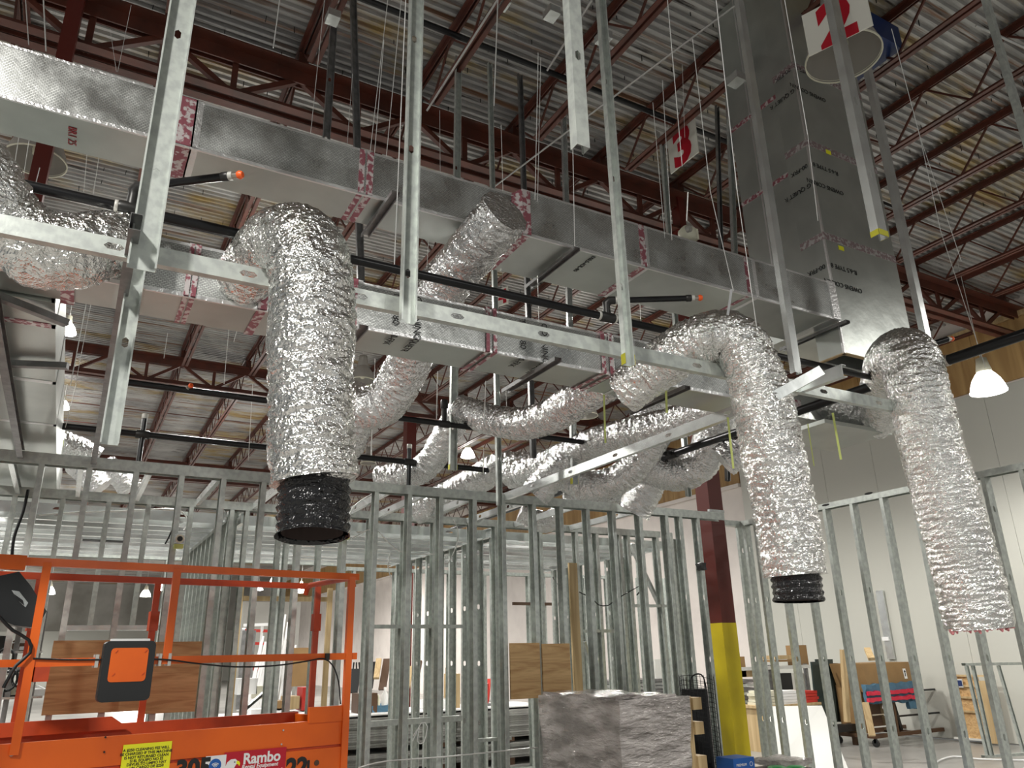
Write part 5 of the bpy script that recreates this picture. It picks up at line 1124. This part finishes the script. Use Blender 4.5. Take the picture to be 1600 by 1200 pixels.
# ================================================================== WIRES, STRAPS, CABLES, SMALL FITTINGS
def wire(a, b, D1, r=.0016, mt='wire', label='', D2=None, mid=()):
    pts = [at(*a, D=D1)]+[at(*q, D=D1) for q in mid]+[at(*b, D=D2 or D1)]; m = MB(); m.tube(pts, r, 5); return tag(m.build('hanger_wire', mt), label, 'wire')
ws = [((437, 0), (427, 75), 5.5, .0045, 'short white rod ending in the air at the top, left of centre'), ((507, 0), (485, 212), 4.6, .0018, 'thin wire down to the upper duct left of the bent-top stud'),
 ((627, 0), (603, 252), 4.3, .002, 'thin wire to the upper duct, left of the wire looped round the pipe'), ((634, 0), (616, 420), 3.7, .0028, 'thick wire looped round the sprinkler pipe beside the second hanging stud'),
 ((600, 62), (585, 243), 4.3, .002, 'thin wire meeting the red tape of the upper duct'), ((606, 0), (578, 240), 4.3, .0018, 'thin wire just left of the red-taped joint pair'), ((551, 115), (542, 232), 4.6, .0015, 'faint wire between the bent-top stud and the taped joint'),
 ((778, 0), (772, 165), 5.0, .0045, 'white rod ending in the air at the top centre'), ((687, 172), (688, 276), 5, .0015, 'faint wire just left of the long yellow-footed stud'), ((783, 195), (786, 302), 4.3, .0015, 'faint wire to the upper duct left of its stepped joint'),
 ((841, 82), (836, 312), 4.2, .0018, 'wire down to the stepped joint of the upper duct'), ((845, 90), (840, 315), 4.4, .0016, 'second wire beside the one at the stepped joint'), ((895, 225), (898, 385), 4.0, .0020, 'wire from the short top stud to the middle support channel'),
 ((1043, 0), (1066, 260), 3.8, .0022, 'wire crossing in front of the number 3 sign, middle one'), ((1082, 60), (1110, 300), 4.0, .0020, 'wire crossing right of the number 3 sign'), ((1110, 300), (1146, 455), 4.0, .0020, 'wire running down to the strap over the arching duct'),
 ((1119, 0), (1152, 300), 3.4, .0022, 'bright wire from the top edge beside the slim stud'), ((1152, 300), (1182, 510), 3.5, .0018, 'wire continuing down the upper duct to the arching duct'), ((1035, 125), (1050, 375), 4.4, .0018, 'wire crossing the left part of the number 3 sign'),
 ((1020, 160), (1039, 372), 4.6, .0018, 'wire left of the number 3 sign'), ((1226, 0), (1262, 210), 3.5, .0020, 'wire crossing in front of the riser from the top edge'), ((1262, 210), (1278, 345), 3.6, .0012, 'thin tail wire over the riser corner'),
 ((1393, 45), (1437, 212), 5.0, .0024, 'doubled wire at the right of the riser, upper length'), ((1437, 212), (1502, 408), 5.0, .0018, 'right branch of the doubled wire beside the riser'), ((1437, 212), (1470, 362), 5.0, .0020, 'left branch of the doubled wire beside the riser'),
 ((1470, 362), (1540, 575), 7.0, .0028, 'wire running down toward the lit dome lamp'), ((172, 45), (182, 112), 5.5, .0016, 'faint wire left of the wide hanging stud'), ((205, 8), (184, 112), 5.0, .0016, 'wire to the upper duct near the left edge'),
 ((40, 0), (45, 70), 6.0, .004, 'pale conduit drop at the top left corner'), ((68, 0), (72, 80), 6.0, .006, 'grey conduit beside the left column'), ((30, 210), (12, 330), 3.6, .002, 'twisted wire under the upper duct at the left, first'),
 ((46, 215), (30, 320), 3.8, .0016, 'wire under the upper duct at the left, second'), ((62, 262), (45, 330), 3.6, .002, 'wire slanting down from the grey dome lamp'), ((136, 240), (131, 300), 4.4, .0016, 'left wire of the ladder-like pair under the upper duct'),
 ((155, 243), (146, 303), 4.4, .0016, 'right wire of the ladder-like pair under the upper duct'), ((136, 468), (110, 602), 4.5, .0026, 'bright wire right of the trunk duct'), ((143, 470), (118, 600), 4.6, .0016, 'thinner wire right of the trunk duct'),
 ((105, 600), (90, 690), 5.5, .003, 'wire hanging past the lit lamp at the left'), ((119, 600), (102, 668), 5.4, .0025, 'second wire hanging past the lit lamp at the left'), ((840, 430), (842, 500), 4.5, .002, 'wire between the ducts left of the long studs'),
 ((670, 370), (666, 435), 4.5, .0018, 'wire between the ducts behind the big left flexible duct'), ((586, 560), (584, 640), 5, .002, 'wire at the dome lamp right of the big left flexible duct'), ((684, 580), (682, 655), 5, .0035, 'white rod under the lower duct left of the middle stud'),
 ((759, 595), (757, 655), 5.6, .003, 'white rod under the lower duct right of the middle stud'), ((756, 700), (755, 740), 5.8, .003, 'lower end of a white rod behind the sagging flexible duct'), ((791, 610), (792, 650), 6, .003, 'white rod meeting the sagging flexible duct'),
 ((581, 670), (580, 712), 14, .012, 'pale cord of the small cream lamp'), ((1000, 475), (1002, 512), 4.8, .0022, 'wire between the ducts right of the yellow-footed track stud'), ((1075, 300), (1073, 345), 3.6, .003, 'cord of the cream round fixture'),
 ((395, 600), (388, 720), 6, .002, 'thin wire left of the big left flexible duct, low'), ((375, 500), (365, 535), 5, .002, 'thin wire under the lower duct at the left'), ((358, 510), (350, 600), 5, .0018, 'thin wire behind the lower duct at the left'),
 ((262, 520), (256, 560), 5, .0015, 'faint wire below the lower duct at the left'), ((1066, 100), (1070, 215), 6, .0016, 'faint wire above the number 3 sign'), ((905, 740), (903, 760), 7, .006, 'short hanging strap tail over the stud wall')]
for a, b, d, r, l in ws: wire(a, b, d, r, 'wire', l)
for a, b, D1, D2, r, l in (((1160, 0), (668, 370), 5.6, 8.2, .008, 'long thin conduit crossing diagonally under the roof from the top right'), ((777, 0), (667, 173), 6.4, 7.0, .010, 'grey conduit running beside a roof joist, left one'), ((925, 0), (855, 110), 6.2, 6.8, .010, 'grey conduit running beside a roof joist, right one'),
     ((1525, 40), (1640, 92), 7, 7, .012, 'bright conduit at the top right corner')):
    m = MB(); m.tube([at(*a, D=D1), at(*b, D=D2)], r, 8); tag(m.build('conduit', 'conduit'), l, 'conduit')
for px, py, D1, l in ((520, 28, 6.3, 'grey strap plate on the joist at the bent-top stud'), (786, 5, 6.6, 'white junction box on the roof joist at the top centre'), (862, 22, 6.3, 'perforated bracket on the roof joist near the short stud'), (1150, 125, 6.2, 'bright bracket on a joist left of the riser'), (943, 60, 6.3, 'white box on the roof joist right of the long hanging stud')):
    p = at(px, py, D=D1); m = MB(); m.box(p-V((.05, .06, .03)), p+V((.05, .06, .04))); tag(m.build('junction_box', 'galvb'), l, 'bracket')
for a, b, D1, w, l in (((943, 600), (946, 692), 4.6, .011, 'yellow-green strap tail hanging over the long flexible duct'), ((1040, 596), (1042, 645), 4.2, .012, 'yellow-green strap tail under the lower duct'), ((1137, 652), (1146, 732), 4.2, .011, 'yellow-green strap tail left of the arching flexible duct'),
    ((1262, 662), (1272, 728), 4.4, .006, 'thin yellow-green strap tail in front of the white wall'), ((1301, 645), (1314, 718), 4.4, .012, 'wide yellow-green strap tail in front of the white wall'), ((203, 424), (192, 488), 3.2, .010, 'yellow-green strap tail at the foot of the wide hanging stud'),
    ((374, 438), (372, 468), 3.4, .012, 'yellow-green strap on the left flexible duct neck'), ((98, 688), (96, 705), 6.8, .02, 'yellow-green strap on the bright sloping flexible duct'), ((92, 722), (88, 744), 6.9, .02, 'yellow-green tag below the left stud wall plate'), ((1143, 452), (1137, 492), 3.6, .014, 'pale strap holding the arching flexible duct')):
    m = MB(); m.beam(at(*a, D=D1), at(*b, D=D1), w, .002); tag(m.build('hanging_strap', 'tag' if w < .0135 or D1 > 5 else 'tapew'), l, 'strap')
def cable(pts, Y, r, mt, l):
    m = MB(); m.tube(spline([at(x, y, Y=Y) for x, y in pts], .05), r, 6); tag(m.build('cable', mt), l, 'cable')
cable([(538, 828), (548, 800), (560, 785), (598, 764), (640, 752)], 6.9, .006, 'wire', 'pale armoured cable arching over the camera-like box')
cable([(545, 845), (575, 828), (590, 830), (610, 850), (632, 864), (680, 866)], Y2-.06, .006, 'wire', 'pale cable looping between the nearest studs in the middle')
cable([(708, 812), (716, 830), (712, 856), (700, 880)], Y2-.06, .006, 'wire', 'pale cable hanging left of the densest studs')
cable([(610, 862), (606, 885), (612, 905)], Y2+.3, .005, 'wire', 'thin white cable hanging behind the stud wall')
cable([(646, 1150), (655, 1135), (652, 1158), (662, 1160), (668, 1135), (658, 1130), (645, 1158)], Y2-.07, .004, 'whitep', 'tangle of white wire hanging from the low blocking')
cable([(560, 1200), (600, 1190), (700, 1182), (800, 1172), (840, 1168)], W1-.05, .006, 'wire', 'grey cable strung low across the nearest studs')
cable([(905, 925), (925, 935), (935, 945), (950, 946), (965, 935), (1000, 915)], Y2-.06, .006, 'blackmesh', 'dark cable looping between studs left of the red column')
cable([(1004, 905), (1002, 920), (995, 930)], Y2-.1, .008, 'blackmesh', 'short black cable hanging by the diagonal brace')
cable([(862, 880), (865, 905), (880, 920), (882, 925)], Y3-.1, .008, 'blackmesh', 'thin dark cable hanging behind the brown board pair')
cable([(44, 765), (36, 800), (22, 840), (18, 880)], Y2-.08, .012, 'blackmesh', 'dark cable hanging between the far left studs')
cable([(60, 805), (95, 802), (140, 800), (200, 798), (260, 795), (285, 800), (293, 815), (288, 828)], Y2+.15, .006, 'wire', 'pale cable crossing under the low room ceiling at the left')
cable([(276, 800), (268, 830), (258, 850)], Y2+.1, .007, 'blackmesh', 'black cable hanging near the camera-like box at the left')
for px, py, Y, l in ((281, 842, W1-.08, 'round-faced grey box on the left stud, under a black cable'), (541, 829, W1-.08, 'round-faced grey box on the stud beside the black duct end')):
    p = at(px, py, Y=Y); t = thing('round_faced_box', l, 'box', p); m = MB(); m.box((p.x-.035, p.y, p.z-.035), (p.x+.035, p.y+.06, p.z+.035)); m.build('housing', 'galvb', t)
    m = MB(); m.tube([p+V((0, -.006, 0)), p], .03, 18); m.build('face_ring', 'cream', t); m = MB(); m.tube([p+V((0, -.009, 0)), p+V((0, -.006, 0))], .019, 16); m.build('dark_lens', 'ink', t)
    m = MB(); m.box((p.x-.03, p.y, p.z-.065), (p.x+.03, p.y+.06, p.z-.037)); m.build('lower_bracket', 'tag', t)
p = at(1096, 885, Y=5.9); tag(lumpy(p.x-.035, p.x+.035, 5.87, 5.94, p.z-.035, p.z+.035, 60, .015, 20, 1).build('dark_knob', 'black'), 'dark round fitting on the last stud beside the red column', 'fitting')
p = at(878, 728, Y=6.0)
m = MB(); m.box((at(1360, 60, D=7).x, at(1360, 60, D=7).y, 6.95), (at(1400, 60, D=7).x+.3, at(1360, 60, D=7).y+1.0, 7.2)); tag(m.build('blue_roof_curb', 'navy'), 'dark blue roof opening patch right of the riser', 'roof patch')
